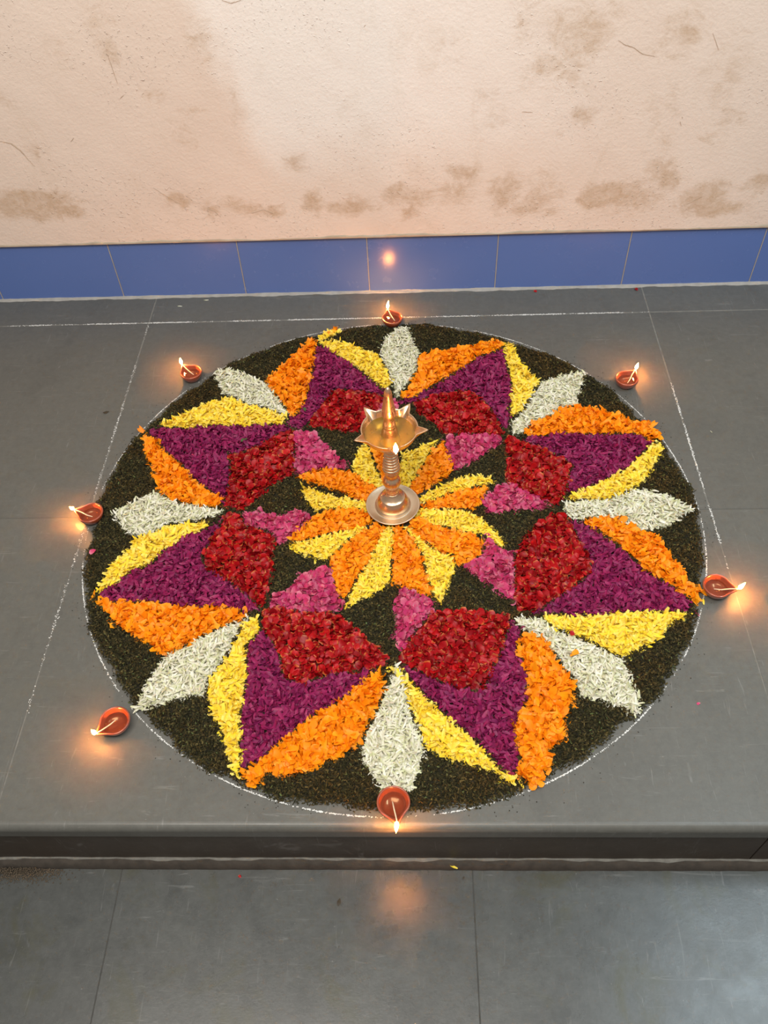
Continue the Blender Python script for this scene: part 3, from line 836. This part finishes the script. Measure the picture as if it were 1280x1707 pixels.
LAMP_SPOTS = [(-0.0013, 0.5813), (-0.4487, 0.4015), (0.5049, 0.3528), (-0.5776, -0.0047), (0.5678, -0.1890), (-0.4334, -0.4369), (0.0099, -0.5674)]
def clear_of_lamps(x, y, r):
    k = np.ones(len(x), bool)
    for lx, ly in LAMP_SPOTS: k &= np.hypot(x - lx, y - ly) > r
    return k
patches = []          # (kind, patch mesh data arrays)
cam_np = np.array(CAM)
for kind, plist in PATCHES.items():
    K = KIND[kind]
    for arm, poly in plist:
        poly = [(x / 1000, y / 1000) for x, y in poly]
        xs = [q[0] for q in poly]; ys = [q[1] for q in poly]
        P, Ls, Zs, Top = [], [], [], []
        for layer in range(K['layers']):
            p = K['pitch'] * (1.1, 1.12, 1.3)[layer]
            gx, gy = np.meshgrid(np.arange(min(xs), max(xs), p), np.arange(min(ys), max(ys), p))
            gx = gx.ravel() + rng.uniform(-.6, .6, gx.size) * p + rng.uniform(0, p)
            gy = gy.ravel() + rng.uniform(-.6, .6, gy.size) * p + rng.uniform(0, p)
            d = edge_dist(gx, gy, poly)
            ins = inside(gx, gy, poly)
            keep = (ins & (d > 0.0018 + 0.0008 * layer)) | (ins & (rng.random(gx.size) < 0.22)) | (~ins & (d < 0.004) & (rng.random(gx.size) < 0.05))
            keep &= (np.hypot(gx - 0.0046, gy - 0.0081) > 0.049) & clear_of_lamps(gx, gy, 0.027)
            gx, gy, d = gx[keep], gy[keep], d[keep]
            rise = np.clip(d / 0.016, 0.15, 1) ** 0.7
            z = 0.0028 + K['h'] * rise * (0.10 + 0.62 * layer / max(1, K['layers'] - 1)) + rng.uniform(0, 0.0022, len(gx))
            P.append(np.c_[gx, gy, z]); Ls.append(rng.uniform(*K['L'], len(gx))); Top.append(np.full(len(gx), layer == K['layers'] - 1))
        P = np.concatenate(P); Ls = np.concatenate(Ls); Top = np.concatenate(Top)
        n = len(P)
        if arm in ('E', 'F') and kind == 'orange': Ls *= 1.12
        tilt = np.clip(rng.normal(0, K['tilt'], n) * np.where(Top, 1.1, 0.75), -1.2, 1.2)
        roll = np.clip(rng.normal(0, K['tilt'] * 1.2, n), -1.3, 1.3)
        Rm = rot_mats(rng.uniform(0, 2 * np.pi, n), None, tilt, roll)
        flip = rng.random(n) < 0.25
        Rm[flip, :, 2] *= -1; Rm[flip, :, 1] *= -1
        P[:, 2] += 0.18 * np.abs(np.sin(tilt)) * Ls
        size = (Ls / np.linalg.norm(P - cam_np, axis=1)) ** 2 * np.abs(Rm[:, 2, 2]) * Top * (P[:, 2] + 0.004)
        patches.append(dict(kind=kind, tpl=K['tpl'], arm=arm, P=P, L=Ls, R=Rm, size=size, t=rng.integers(0, NTPL, n)))

# the 300 petals of each colour that show largest become pieces of their own
for t in PART_NAME:
    sizes = np.concatenate([q['size'] for q in patches if q['tpl'] == t])
    cut = np.sort(sizes)[-300]
    for q in patches:
        if q['tpl'] == t: q['single'] = q['size'] >= cut

for q in patches:
    t = q['tpl']
    V, F, A = [], [], []
    off = 0
    rest = ~q['single']
    for k in range(NTPL):
        sel = rest & (q['t'] == k)
        n = int(sel.sum())
        if n == 0: continue
        tv, tf, ta = TPL[t][k]
        vv = np.einsum('nij,vj->nvi', q['R'][sel], tv) * q['L'][sel][:, None, None] + q['P'][sel][:, None, :]
        m = len(tv)
        V.append(vv.reshape(-1, 3))
        F.append((tf[None] + (np.arange(n) * m)[:, None, None] + off).reshape(-1, 4))
        A.append(np.tile(ta, n)); off += n * m
    V = np.concatenate(V); V[:, 2] = np.maximum(V[:, 2], 0.0008)
    me = mesh_np(PART_NAME[t] + '_patch', V, np.concatenate(F), True, np.concatenate(A))
    patch = link(PART_NAME[t] + '_patch', me, M[t], carpet)
    tag(patch, PATCH_LABEL[q['kind']], kind='stuff')
    for i in np.nonzero(q['single'])[0]:
        o = link(PART_NAME[t], TPL_MESH[t][q['t'][i]], None, patch)
        mat = Matrix.Identity(4)
        r3 = q['R'][i] * q['L'][i]
        for a in range(3):
            for b in range(3): mat[a][b] = r3[a, b]
            mat[a][3] = q['P'][i][a]
        o.matrix_basis = mat

# moss between the petals: outer cells between the tips, inner cells around the small star
ALLPOLY = [[(x / 1000, y / 1000) for x, y in poly] for pl in PATCHES.values() for _, poly in pl]
def edge_radius(th):
    return RAD - 0.004 + 0.0035 * np.sin(th * 9 + 1) + 0.003 * np.sin(th * 23) + 0.0022 * np.sin(th * 61 + 2)
seg, rings = 260, 10
v, f = [(0, 0, 0.0035)], []  # dark sheet added beneath petals and moss so their gaps look shaded
for j in range(1, rings + 1):
    for i in range(seg):
        th = 2 * math.pi * i / seg
        r = (float(edge_radius(np.array(th))) - 0.006) * (j / rings) ** 0.8
        v.append((r * math.cos(th), r * math.sin(th), 0.0004 if j == rings else 0.0030 + 0.0008 * math.sin(i * 1.7 + j * 2.1)))
for i in range(seg):
    f.append((0, 1 + i, 1 + (i + 1) % seg))
for j in range(1, rings):
    for i in range(seg):
        a, b = 1 + (j - 1) * seg, 1 + j * seg
        k = (i + 1) % seg
        f.append((a + i, b + i, b + k, a + k))
tag(link('gap_shade_sheet', mesh_py('gap_shade_sheet', v, f), M['gap_and_crumbs'], carpet), 'added dark sheet under the petals, standing in for shade in their gaps')

pitch = 0.0021
gx, gy = np.meshgrid(np.arange(-0.6, 0.6, pitch), np.arange(-0.6, 0.6, pitch))
gx = gx.ravel() + rng.uniform(-.8, .8, gx.size) * pitch; gy = gy.ravel() + rng.uniform(-.8, .8, gy.size) * pitch
rr, th = np.hypot(gx, gy), np.arctan2(gy, gx)
er = edge_radius(th)
keep = (rr < er + rng.normal(0, 0.0022, len(rr))) & (rr > 0.10)
gx, gy, rr, th, er = gx[keep], gy[keep], rr[keep], th[keep], er[keep]
cov = np.zeros(len(gx), bool); near = np.full(len(gx), 1e9)
for poly in ALLPOLY:
    xs = [q[0] for q in poly]; ys = [q[1] for q in poly]
    s = (gx > min(xs) - .03) & (gx < max(xs) + .03) & (gy > min(ys) - .03) & (gy < max(ys) + .03)
    ii = np.nonzero(s)[0]
    cov[ii] |= inside(gx[ii], gy[ii], poly)
    near[ii] = np.minimum(near[ii], edge_dist(gx[ii], gy[ii], poly))
keep = (~cov | (near < 0.002)) & clear_of_lamps(gx, gy, 0.0225)
gx, gy, rr, th, er, near = gx[keep], gy[keep], rr[keep], th[keep], er[keep], near[keep]
n = len(gx)
clump = (np.sin(gx * 190 + 2 * np.sin(gy * 130)) + np.sin(gy * 210 + 2 * np.sin(gx * 150 + 1)) + np.sin((gx + gy) * 420)) / 3
hz = (0.0060 + 0.0042 * clump + 0.002 * rng.random(n)) * np.clip((er - rr) / 0.010, 0.25, 1)
L = rng.uniform(0.0035, 0.0075, n); W = rng.uniform(0.0005, 0.0012, n)
Rm = rot_mats(rng.uniform(0, 2 * np.pi, n), None, rng.normal(0, 0.6, n), rng.uniform(-1.2, 1.2, n))
tv = np.array([(-.5, -1, 0), (-.5, 1, 0), (0.05, -1.2, 0.12), (0.05, 1.2, 0.12), (.5, -0.2, -0.08), (.5, 0.2, -0.08)])
sc = np.stack([L, W, L], 1)
vv = np.einsum('nij,nvj->nvi', Rm, tv[None] * sc[:, None, :]) + np.stack([gx, gy, hz], 1)[:, None, :]
vv[:, :, 2] = np.maximum(vv[:, :, 2], 0.0006)
tf = np.array([(0, 2, 3, 1), (2, 4, 5, 3)])
tips = []
for kind in ('purple', 'white'):
    for arm, poly in PATCHES[kind]:
        q = max(poly, key=lambda c: c[0] ** 2 + c[1] ** 2)
        tips.append(math.atan2(q[1], q[0]))
tips = np.sort(np.array(tips))
roots = np.sort(np.array([math.atan2(sum(y for _, y in poly) / len(poly), sum(x for x, _ in poly) / len(poly)) for _, poly in PATCHES['pink']]))
outer = rr > 0.345
cell = np.where(outer, np.searchsorted(tips, th) % len(tips), 100 + np.searchsorted(roots, th) % len(roots))
for c in np.unique(cell):
    s = cell == c
    k = int(s.sum())
    if k < 60: continue
    me = mesh_np('moss_patch', vv[s].reshape(-1, 3), (tf[None] + (np.arange(k) * 6)[:, None, None]).reshape(-1, 4), False)
    tag(link('moss_patch', me, M['moss'], carpet), 'dark moss between two points of the flower star' if c < 100 else 'dark moss between pink petals beside the small star', kind='stuff')

# ------------------------------------------------------------------ lights: flame, brass lamp, clay lamps
def flame_mesh(base, tip, rad):
    base, tip = Vector(base), Vector(tip)
    ax = (tip - base); Lg = ax.length; ax.normalize()
    a = ax.orthogonal().normalized(); b = ax.cross(a)
    prof = [(0, 0.0), (0.06, 0.42), (0.16, 0.80), (0.30, 1.0), (0.46, 0.90), (0.62, 0.66), (0.78, 0.38), (0.90, 0.16), (1, 0.0)]
    seg = 14
    v, f, al = [], [], []
    for t, r in prof:
        for k in range(seg):
            th = 2 * math.pi * k / seg
            v.append(base + ax * (t * Lg) + (a * math.cos(th) + b * math.sin(th)) * max(r * rad, 1e-5)); al.append(t)
    for j in range(len(prof) - 1):
        for k in range(seg):
            l = (k + 1) % seg
            f.append((j * seg + k, j * seg + l, (j + 1) * seg + l, (j + 1) * seg + k))
    me = mesh_py('flame', v, f)
    at = me.attributes.new('along', 'FLOAT', 'POINT'); at.data.foreach_set('value', al)
    return me

def disc(name, r, z, seg=48, radial=None, s=1.0):
    v = [(0, 0, z)]; f = []
    for i in range(seg):
        t = 2 * math.pi * i / seg
        e = radial(t)[0] * s if radial else 0
        v.append(((r + e) * math.cos(t), (r + e) * math.sin(t), z))
    for i in range(seg):
        f.append((0, 1 + i, 1 + (i + 1) % seg))
    return mesh_py(name, v, f, False)

# brass oil lamp in the middle
LX0, LY0 = 0.0046, 0.0081
lamp = tag(empty('oil_lamp', (LX0, LY0, 0.004)), 'bronze oil lamp with five spouts standing on the small flower star', 'oil lamp')
LB = 0.004
def z_(z): return z - LB
prof = [(0.0, 0.008, 0), (0.030, 0.006, 0), (0.044, 0.009, 0), (0.0508, 0.0165, 0), (0.0518, 0.0185, 0), (0.0508, 0.0198, 0), (0.0490, 0.0190, 0), (0.0440, 0.0168, 0), (0.0372, 0.0150, 0), (0.0345, 0.0148, 0), (0.0335, 0.0158, 0), (0.0, 0.0158, 0)]
link('base_plate', lathe('base_plate', [(r, z_(z), s) for r, z, s in prof], 72), M['bronze_plate'], lamp)
prof = [(0.0338, 0.0155), (0.0340, 0.0185), (0.0330, 0.0205), (0.0318, 0.0208), (0.0315, 0.0225), (0.0305, 0.0275), (0.0278, 0.0345), (0.0240, 0.0405), (0.0236, 0.0412), (0.0228, 0.0414), (0.0192, 0.0455), (0.0150, 0.0495), (0.0128, 0.0530), (0.0122, 0.0545), (0.0, 0.0545)]
link('bell_foot', lathe('bell_foot', [(r, z_(z), 0) for r, z in prof], 64), M['bronze'], lamp)
prof = [(0.0, 0.054), (0.0118, 0.054), (0.0128, 0.056), (0.0126, 0.0640), (0.0122, 0.0660), (0.0128, 0.0672), (0.0138, 0.0720), (0.0160, 0.0790), (0.0166, 0.0835), (0.0160, 0.0880), (0.0140, 0.0925), (0.0120, 0.0950), (0.0108, 0.0970), (0.0104, 0.1030), (0.0110, 0.1060)]
link('stem', lathe('stem', [(r, z_(z), 0) for r, z in prof], 48), M['bronze'], lamp)
prof = [(0.0106, 0.1060), (0.0128, 0.1085)]
nrib = 11
for i in range(nrib):
    z0 = 0.1105 + i * 0.0066
    r0 = 0.0170 - 0.00068 * i
    if i == 0: r0 = 0.0150
    prof += [(r0 - 0.0019, z0), (r0 - 0.0002, z0 + 0.0014), (r0 + 0.0002, z0 + 0.0030), (r0 - 0.0002, z0 + 0.0046), (r0 - 0.0019, z0 + 0.0062)]
prof += [(0.0100, 0.185), (0.0098, 0.188)]
link('ribbed_stem', lathe('ribbed_stem', [(r, z_(z), 0) for r, z in prof], 48), M['bronze'], lamp)

SPOUT = [math.radians(a) for a in (-79.4, -151.8, 132.3, 57.8, -7.6)]
def spouts(t):
    e = 0.0
    for a in SPOUT:
        d = abs((t - a + math.pi) % (2 * math.pi) - math.pi)
        w = 0.21
        if d < w: e = max(e, (1 - d / w) ** 1.15)
    return 0.0185 * e, 0.0035 * e
prof = [(0.0095, 0.1860, 0), (0.0150, 0.1870, 0), (0.0270, 0.1905, 0), (0.0380, 0.1975, 0.0), (0.0448, 0.2060, 0.10), (0.0482, 0.2140, 0.55), (0.0498, 0.2190, 1.0), (0.0500, 0.2202, 1.0), (0.0490, 0.2206, 0.97), (0.0474, 0.2192, 0.86), (0.0456, 0.2130, 0.30), (0.0430, 0.2070, 0.04), (0.0365, 0.1995, 0.0), (0.0260, 0.1930, 0), (0.0130, 0.1905, 0), (0.0, 0.1900, 0)]
bowl = link('bowl', lathe('bowl', [(r, z_(z), s) for r, z, s in prof], 180, spouts), M['bronze'], lamp)
link('oil', disc('oil', 0.0434, z_(0.2082), 120, spouts, 0.06), M['oil'], bowl)
prof = [(0.0185, 0.1900), (0.0180, 0.1980), (0.0160, 0.2040), (0.0148, 0.2090), (0.0140, 0.2150), (0.0122, 0.2230), (0.0112, 0.2260), (0.0116, 0.2270), (0.0110, 0.2285), (0.0106, 0.2300), (0.0110, 0.2312), (0.0103, 0.2330), (0.0094, 0.2400), (0.0092, 0.2440), (0.0104, 0.2475), (0.0122, 0.2520), (0.0125, 0.2560), (0.0121, 0.2600), (0.0116, 0.2640), (0.0117, 0.2648), (0.0112, 0.2665), (0.0094, 0.2770), (0.0078, 0.2880), (0.0070, 0.2950), (0.0071, 0.2960), (0.0066, 0.2985), (0.0060, 0.3040), (0.0044, 0.3090), (0.0020, 0.3125), (0.0, 0.3132)]
link('finial', lathe('finial', [(r, z_(z), 0) for r, z in prof], 48), M['bronze'], lamp)
ca, sa = math.cos(SPOUT[0]), math.sin(SPOUT[0])
wk = link('wick', tube('wick', [(0.034 * ca, 0.034 * sa, z_(0.2095)), (0.050 * ca, 0.050 * sa, z_(0.2150)), (0.062 * ca, 0.062 * sa, z_(0.2225)), (0.0645 * ca, 0.0645 * sa, z_(0.2265))], 0.0016, 8), M['wick'], lamp)
link('flame', flame_mesh((0.0640 * ca, 0.0640 * sa, z_(0.2245)), (0.0630 * ca, 0.0630 * sa, z_(0.2470)), 0.0042), M['flame'], lamp)

# clay lamps around the rim
def diya_spout(t):
    d = abs((t + math.pi) % (2 * math.pi) - math.pi)
    w = 0.58
    e = (1 - d / w) ** 1.8 if d < w else 0.0
    pinch = -0.0012 * math.exp(-((d - 0.75) / 0.25) ** 2)
    return 0.0105 * e + pinch, 0.0015 * e
DP = [(0.0, 0.0, 0), (0.0135, 0.0, 0), (0.0150, 0.0008, 0), (0.0185, 0.0055, 0.05), (0.0222, 0.0120, 0.3), (0.0240, 0.0165, 0.75), (0.0247, 0.0195, 1), (0.0246, 0.0212, 1), (0.0236, 0.0220, 0.96), (0.0222, 0.0216, 0.86), (0.0212, 0.0195, 0.75), (0.0196, 0.0150, 0.45), (0.0168, 0.0090, 0.1), (0.0130, 0.0056, 0), (0.0, 0.0050, 0)]
diya_me = lathe('clay_bowl', DP, 72, diya_spout)
diya_oil = disc('oil', 0.0190, 0.0130, 72, diya_spout, 0.35)
DIYAS = [  # centre, spout tip, flame tip, oil depth, label
    ((-0.0013, 0.5813), (-0.0125, 0.6116), (-0.0098, 0.6205, 0.0405), 'lit clay lamp at the far rim of the carpet, nearest the blue tiles'),
    ((-0.4487, 0.4015), (-0.4720, 0.4241), (-0.4738, 0.4281, 0.0395), 'lit clay lamp beside the upper left white petal leaf, flame pointing up'),
    ((0.5049, 0.3528), (0.5271, 0.3776), (0.5309, 0.3811, 0.0395), 'lit clay lamp at upper right, between the carpet and a stone joint'),
    ((-0.5776, -0.0047), (-0.6110, 0.0019), (-0.6147, -0.0013, 0.0350), 'lit clay lamp at the far left rim, its spout pointing left'),
    ((0.5678, -0.1890), (0.5992, -0.1982), (0.6102, -0.1937, 0.0360), 'lit clay lamp at the far right rim, beside stray orange petals'),
    ((-0.4334, -0.4369), (-0.4586, -0.4621), (-0.4606, -0.4592, 0.0360), 'lit clay lamp at lower left touching the tip of a white petal leaf'),
    ((0.0099, -0.5674), (0.0147, -0.5930), (0.0141, -0.6144, 0.0265), 'lit clay lamp at the front rim, nearest the platform edge'),
]
for (cx, cy), (sx, sy), (fx, fy, fz), label in DIYAS:
    ang = math.atan2(sy - cy, sx - cx)
    zb = 0.0
    d = tag(empty('clay_lamp', (cx, cy, zb), ang), label, 'clay lamp', 'lit clay lamps around the flower carpet')
    link('clay_bowl', diya_me, M['clay'], d)
    link('oil', diya_oil, M['oil_diya'], d)
    wb = random.uniform(-0.006, 0.006)
    link('wick', tube('wick', [(-0.004, wb, 0.0128), (0.008, wb * 0.7, 0.0138), (0.020, wb * 0.2, 0.0190), (0.0315, 0, 0.0228), (0.0345, 0, 0.0238)], 0.0011, 8, [0.7, 1, 1, 1, 0.9]), M['wick'], d)
    # flame in the lamp's own frame
    c, s = math.cos(-ang), math.sin(-ang)
    lx, ly = (fx - cx) * c - (fy - cy) * s, (fx - cx) * s + (fy - cy) * c
    link('flame', flame_mesh((0.0290, 0, 0.0226) if fz < 0.030 else (0.0335, 0, 0.0232), (lx, ly, fz - zb), 0.0031), M['flame'], d)

# ------------------------------------------------------------------ chalk marks
def chalk(name, pts, width, dens, label, cover=0.6, seed=1):
    """speckles of chalk along a polyline on the platform"""
    r = np.random.default_rng(seed)
    pts = np.array(pts, float)
    segl = np.hypot(*np.diff(pts, axis=0).T); cum = np.r_[0, np.cumsum(segl)]
    n = int(cum[-1] * dens)
    s = r.uniform(0, cum[-1], n)
    dens_n = 0.5 + 0.35 * np.sin(s * 37 + seed) + 0.3 * np.sin(s * 13 + 2 * seed) + 0.2 * np.sin(s * 91)
    s = s[r.random(n) < np.clip(dens_n * cover * 1.6, 0.04, 1)]
    x = np.interp(s, cum, pts[:, 0]); y = np.interp(s, cum, pts[:, 1])
    n = len(s)
    x = x + r.normal(0, width, n); y = y + r.normal(0, width, n)
    sz = r.uniform(0.0004, 0.0013, n)
    a = r.uniform(0, 6.28, n)
    k = np.arange(5) * 2 * np.pi / 5
    rad = sz[:, None] * r.uniform(0.6, 1.2, (n, 5))
    vx = x[:, None] + rad * np.cos(k + a[:, None]); vy = y[:, None] + rad * np.sin(k + a[:, None])
    V = np.stack([vx, vy, np.full_like(vx, 0.0004) + r.uniform(0, 0.0002, (n, 1))], 2).reshape(-1, 3)
    F = (np.arange(n)[:, None] * 5 + np.arange(5)[None])
    o = link(name, mesh_np(name, V, F, False), M['chalk'])
    return tag(o, label, 'chalk line', kind='stuff')
circ = [(RAD * 1.004 * math.cos(2 * math.pi * i / 200), RAD * 1.004 * math.sin(2 * math.pi * i / 200)) for i in range(201)]
chalk('chalk_outline', circ, 0.0005, 2600, 'faint white chalk circle around the rim of the flower carpet', 0.42, 3)
chalk('chalk_line', [(JOINT_XL - 0.35, JOINT_YH), (JOINT_XL, JOINT_YH), (JOINT_XR, JOINT_YH)], 0.0010, 3600, 'white chalk dust along the stone joint nearest the blue tiles', 0.75, 5)
chalk('chalk_line', [(JOINT_XR, 0.36), (JOINT_XR, -0.14)], 0.0010, 2200, 'white chalk dust along the stone joint right of the carpet', 0.7, 6)
chalk('chalk_line', [(JOINT_XL, 0.60), (JOINT_XL, -0.42)], 0.0014, 1200, 'white chalk dust along the stone joint left of the carpet', 0.4, 8)

# ------------------------------------------------------------------ stray petals, leaf bits and grit
def stray(name, tpl, mat, loc, L, label, cat='petal', yaw=None, tilt=0.15, variant=0):
    v, f, a = TPL[tpl][variant % NTPL]
    me = TPL_MESH[tpl][variant % NTPL]
    if mat is not M.get(tpl):
        me = me.copy(); me.materials.clear(); me.materials.append(mat)
    o = link(name, me)
    o.scale = (L, L, L)
    yaw = random.uniform(0, 6.28) if yaw is None else yaw
    o.rotation_euler = (tilt, tilt * 0.5, yaw)
    o.location = (loc[0], loc[1], 0)
    bpy_m = o.rotation_euler.to_matrix()
    lo = min((bpy_m @ Vector(p))[2] for p in v) * L
    o.location.z = loc[2] - lo + 0.0003
    return tag(o, label, cat)
stray('yellow_petal', 'yellow', M['yellow'], (0.100, EDGE_Y - 0.008, -0.144), 0.015, 'yellow petal fallen at the foot of the platform riser', yaw=2.6, tilt=0.3)
stray('red_petal', 'red', M['red'], (0.346, 0.6986, 0), 0.008, 'red petal at the wall foot, the one nearer the far clay lamp')
stray('red_petal', 'red', M['red'], (0.5888, 0.6965, 0), 0.009, 'red petal at the wall foot, the one nearer the right corner', variant=2)
stray('white_petal', 'white', M['white'], (-0.4626, 0.693, 0), 0.012, 'white petal on the stone close under the blue tiles at left', yaw=0.1)
stray('white_petal', 'white', M['white'], (-0.5243, 0.6707, 0), 0.011, 'white petal left of centre beside a joint in the back stone strip', yaw=0.0, variant=2)
stray('white_petal', 'white', M['white'], (-0.4887, 0.2755, 0), 0.008, 'tiny white petal on grey stone off the upper left rim', yaw=2.2, variant=1)
stray('white_petal', 'white', M['white'], (0.654, 0.2063, 0), 0.007, 'tiny white petal on grey stone right of the right joint', yaw=2.0, variant=3)
stray('pink_petal', 'pink', M['pink'], (-0.5548, -0.092, 0.010), 0.013, 'pink petal on the moss at the left rim below the left lamp', yaw=1.0)
stray('pink_petal', 'purple', M['pink'], (0.5274, -0.2327, 0), 0.013, 'pink petal off the tip of the right star point', yaw=1.9)
stray('yellow_petal', 'yellow', M['yellow'], (0.5441, -0.2082, 0), 0.014, 'pale yellow petal under the orange petals by the right lamp', yaw=1.4, variant=4)
for k, (x, y, yw) in enumerate(((0.536, -0.180, 0.2), (0.545, -0.190, -0.4), (0.533, -0.199, -1.7))):
    stray('orange_petal', 'orange', M['orange'], (x, y, 0.003), 0.018, ('orange petal leaning on the right clay lamp, the uppermost of three', 'orange petal beside the right clay lamp, the middle of three', 'orange petal below the right clay lamp, the lowest of three')[k], yaw=yw, variant=k)
stray('leaf_fragment', 'leaf', M['leaf'], (-0.3039, 0.1885, 0.0165), 0.016, 'small green leaf lying on the magenta petals at upper left', 'leaf', yaw=0.7)
stray('leaf_fragment', 'leaf', M['leaf'], (-0.185, 0.2771, 0.0165), 0.014, 'small green leaf between magenta and red petals behind the lamp', 'leaf', yaw=1.8)
stray('orange_petal', 'orange', M['orange'], (0.2336, -0.2829, 0.0155), 0.020, 'orange petal stranded at the inner end of the lower right white leaf', yaw=3.0)
stray('orange_petal', 'orange', M['orange'], (0.3049, -0.319, 0.0155), 0.018, 'orange petal stranded in the middle of the lower right white leaf', yaw=0.6, variant=3)
stray('red_petal', 'red', M['red'], (0.3068, -0.2812, 0.0165), 0.010, 'dark red petal stranded on the yellow patch at lower right', variant=1)
stray('dry_leaf', 'leaf', M['dry'], (-0.0794, -0.6586, LOW_Z), 0.012, 'dark dry leaf bit on the lower floor left of centre', 'leaf', yaw=1.4, variant=2)
stray('dry_leaf', 'leaf', M['dry'], (0.1158, -0.622, LOW_Z), 0.006, 'dark crumb on the lower floor just below the fallen yellow petal', 'leaf', variant=3)
stray('red_petal', 'red', M['red'], (-0.24, -0.6205, LOW_Z), 0.005, 'tiny red petal scrap on the lower floor near the riser', variant=3)
stray('dry_leaf', 'leaf', M['dry'], (-0.6216, 0.2957, 0), 0.013, 'dark dry leaf bit on the stone far left of the carpet', 'leaf', yaw=0.4, variant=1)
stray('pink_petal', 'pink', M['pink'], (0.4927, -0.4014, 0), 0.006, 'tiny pink petal scrap on stone off the lower right rim', variant=2)

def grit(name, n, pos, size, mat, label, cat, seed, parent=None):
    r = np.random.default_rng(seed)
    P = pos(r, n)
    n = len(P)
    s = r.uniform(size[0], size[1], n)
    base = np.array([(1, 0, 0), (-1, 0, 0), (0, 1, 0), (0, -1, 0), (0, 0, .8), (0, 0, -.8)], float)
    V = base[None] * s[:, None, None] * r.uniform(0.5, 1.2, (n, 6, 1)) + P[:, None, :]
    F = np.array([(0, 2, 4), (2, 1, 4), (1, 3, 4), (3, 0, 4), (2, 0, 5), (1, 2, 5), (3, 1, 5), (0, 3, 5)])
    o = link(name, mesh_np(name, V.reshape(-1, 3), (F[None] + (np.arange(n) * 6)[:, None, None]).reshape(-1, 3), False), mat, parent)
    return tag(o, label, cat, kind='stuff')
def dirt_pos(r, n):
    x = -0.585 + r.normal(0, 0.030, n) - 0.05 * r.random(n) ** 3; y = EDGE_Y - 0.010 - np.abs(r.normal(0, 0.009, n))
    z = LOW_Z + 0.0008 + 0.010 * r.random(n) * np.exp(-((y - EDGE_Y + 0.010) / 0.008) ** 2) * np.exp(-np.clip((x + 0.585) / 0.025, 0, 9) ** 2)
    return np.c_[x, y, z]
grit('dirt_heap', 1500, dirt_pos, (0.0006, 0.0017), M['crumb'], 'small heap of brown dirt at the left foot of the riser', 'dirt', 4)
def crumb_pos(r, n):
    th = r.uniform(0, 2 * np.pi, n); rad = RAD + 0.004 + np.abs(r.normal(0, 0.014, n))
    x, y = rad * np.cos(th), rad * np.sin(th)
    k = (y > EDGE_Y + 0.02)
    return np.c_[x[k], y[k], np.full(k.sum(), 0.0006)]
grit('moss_crumbs', 420, crumb_pos, (0.0004, 0.0013), M['gap_and_crumbs'], 'dark moss crumbs scattered on stone around the rim', None, 9, carpet)
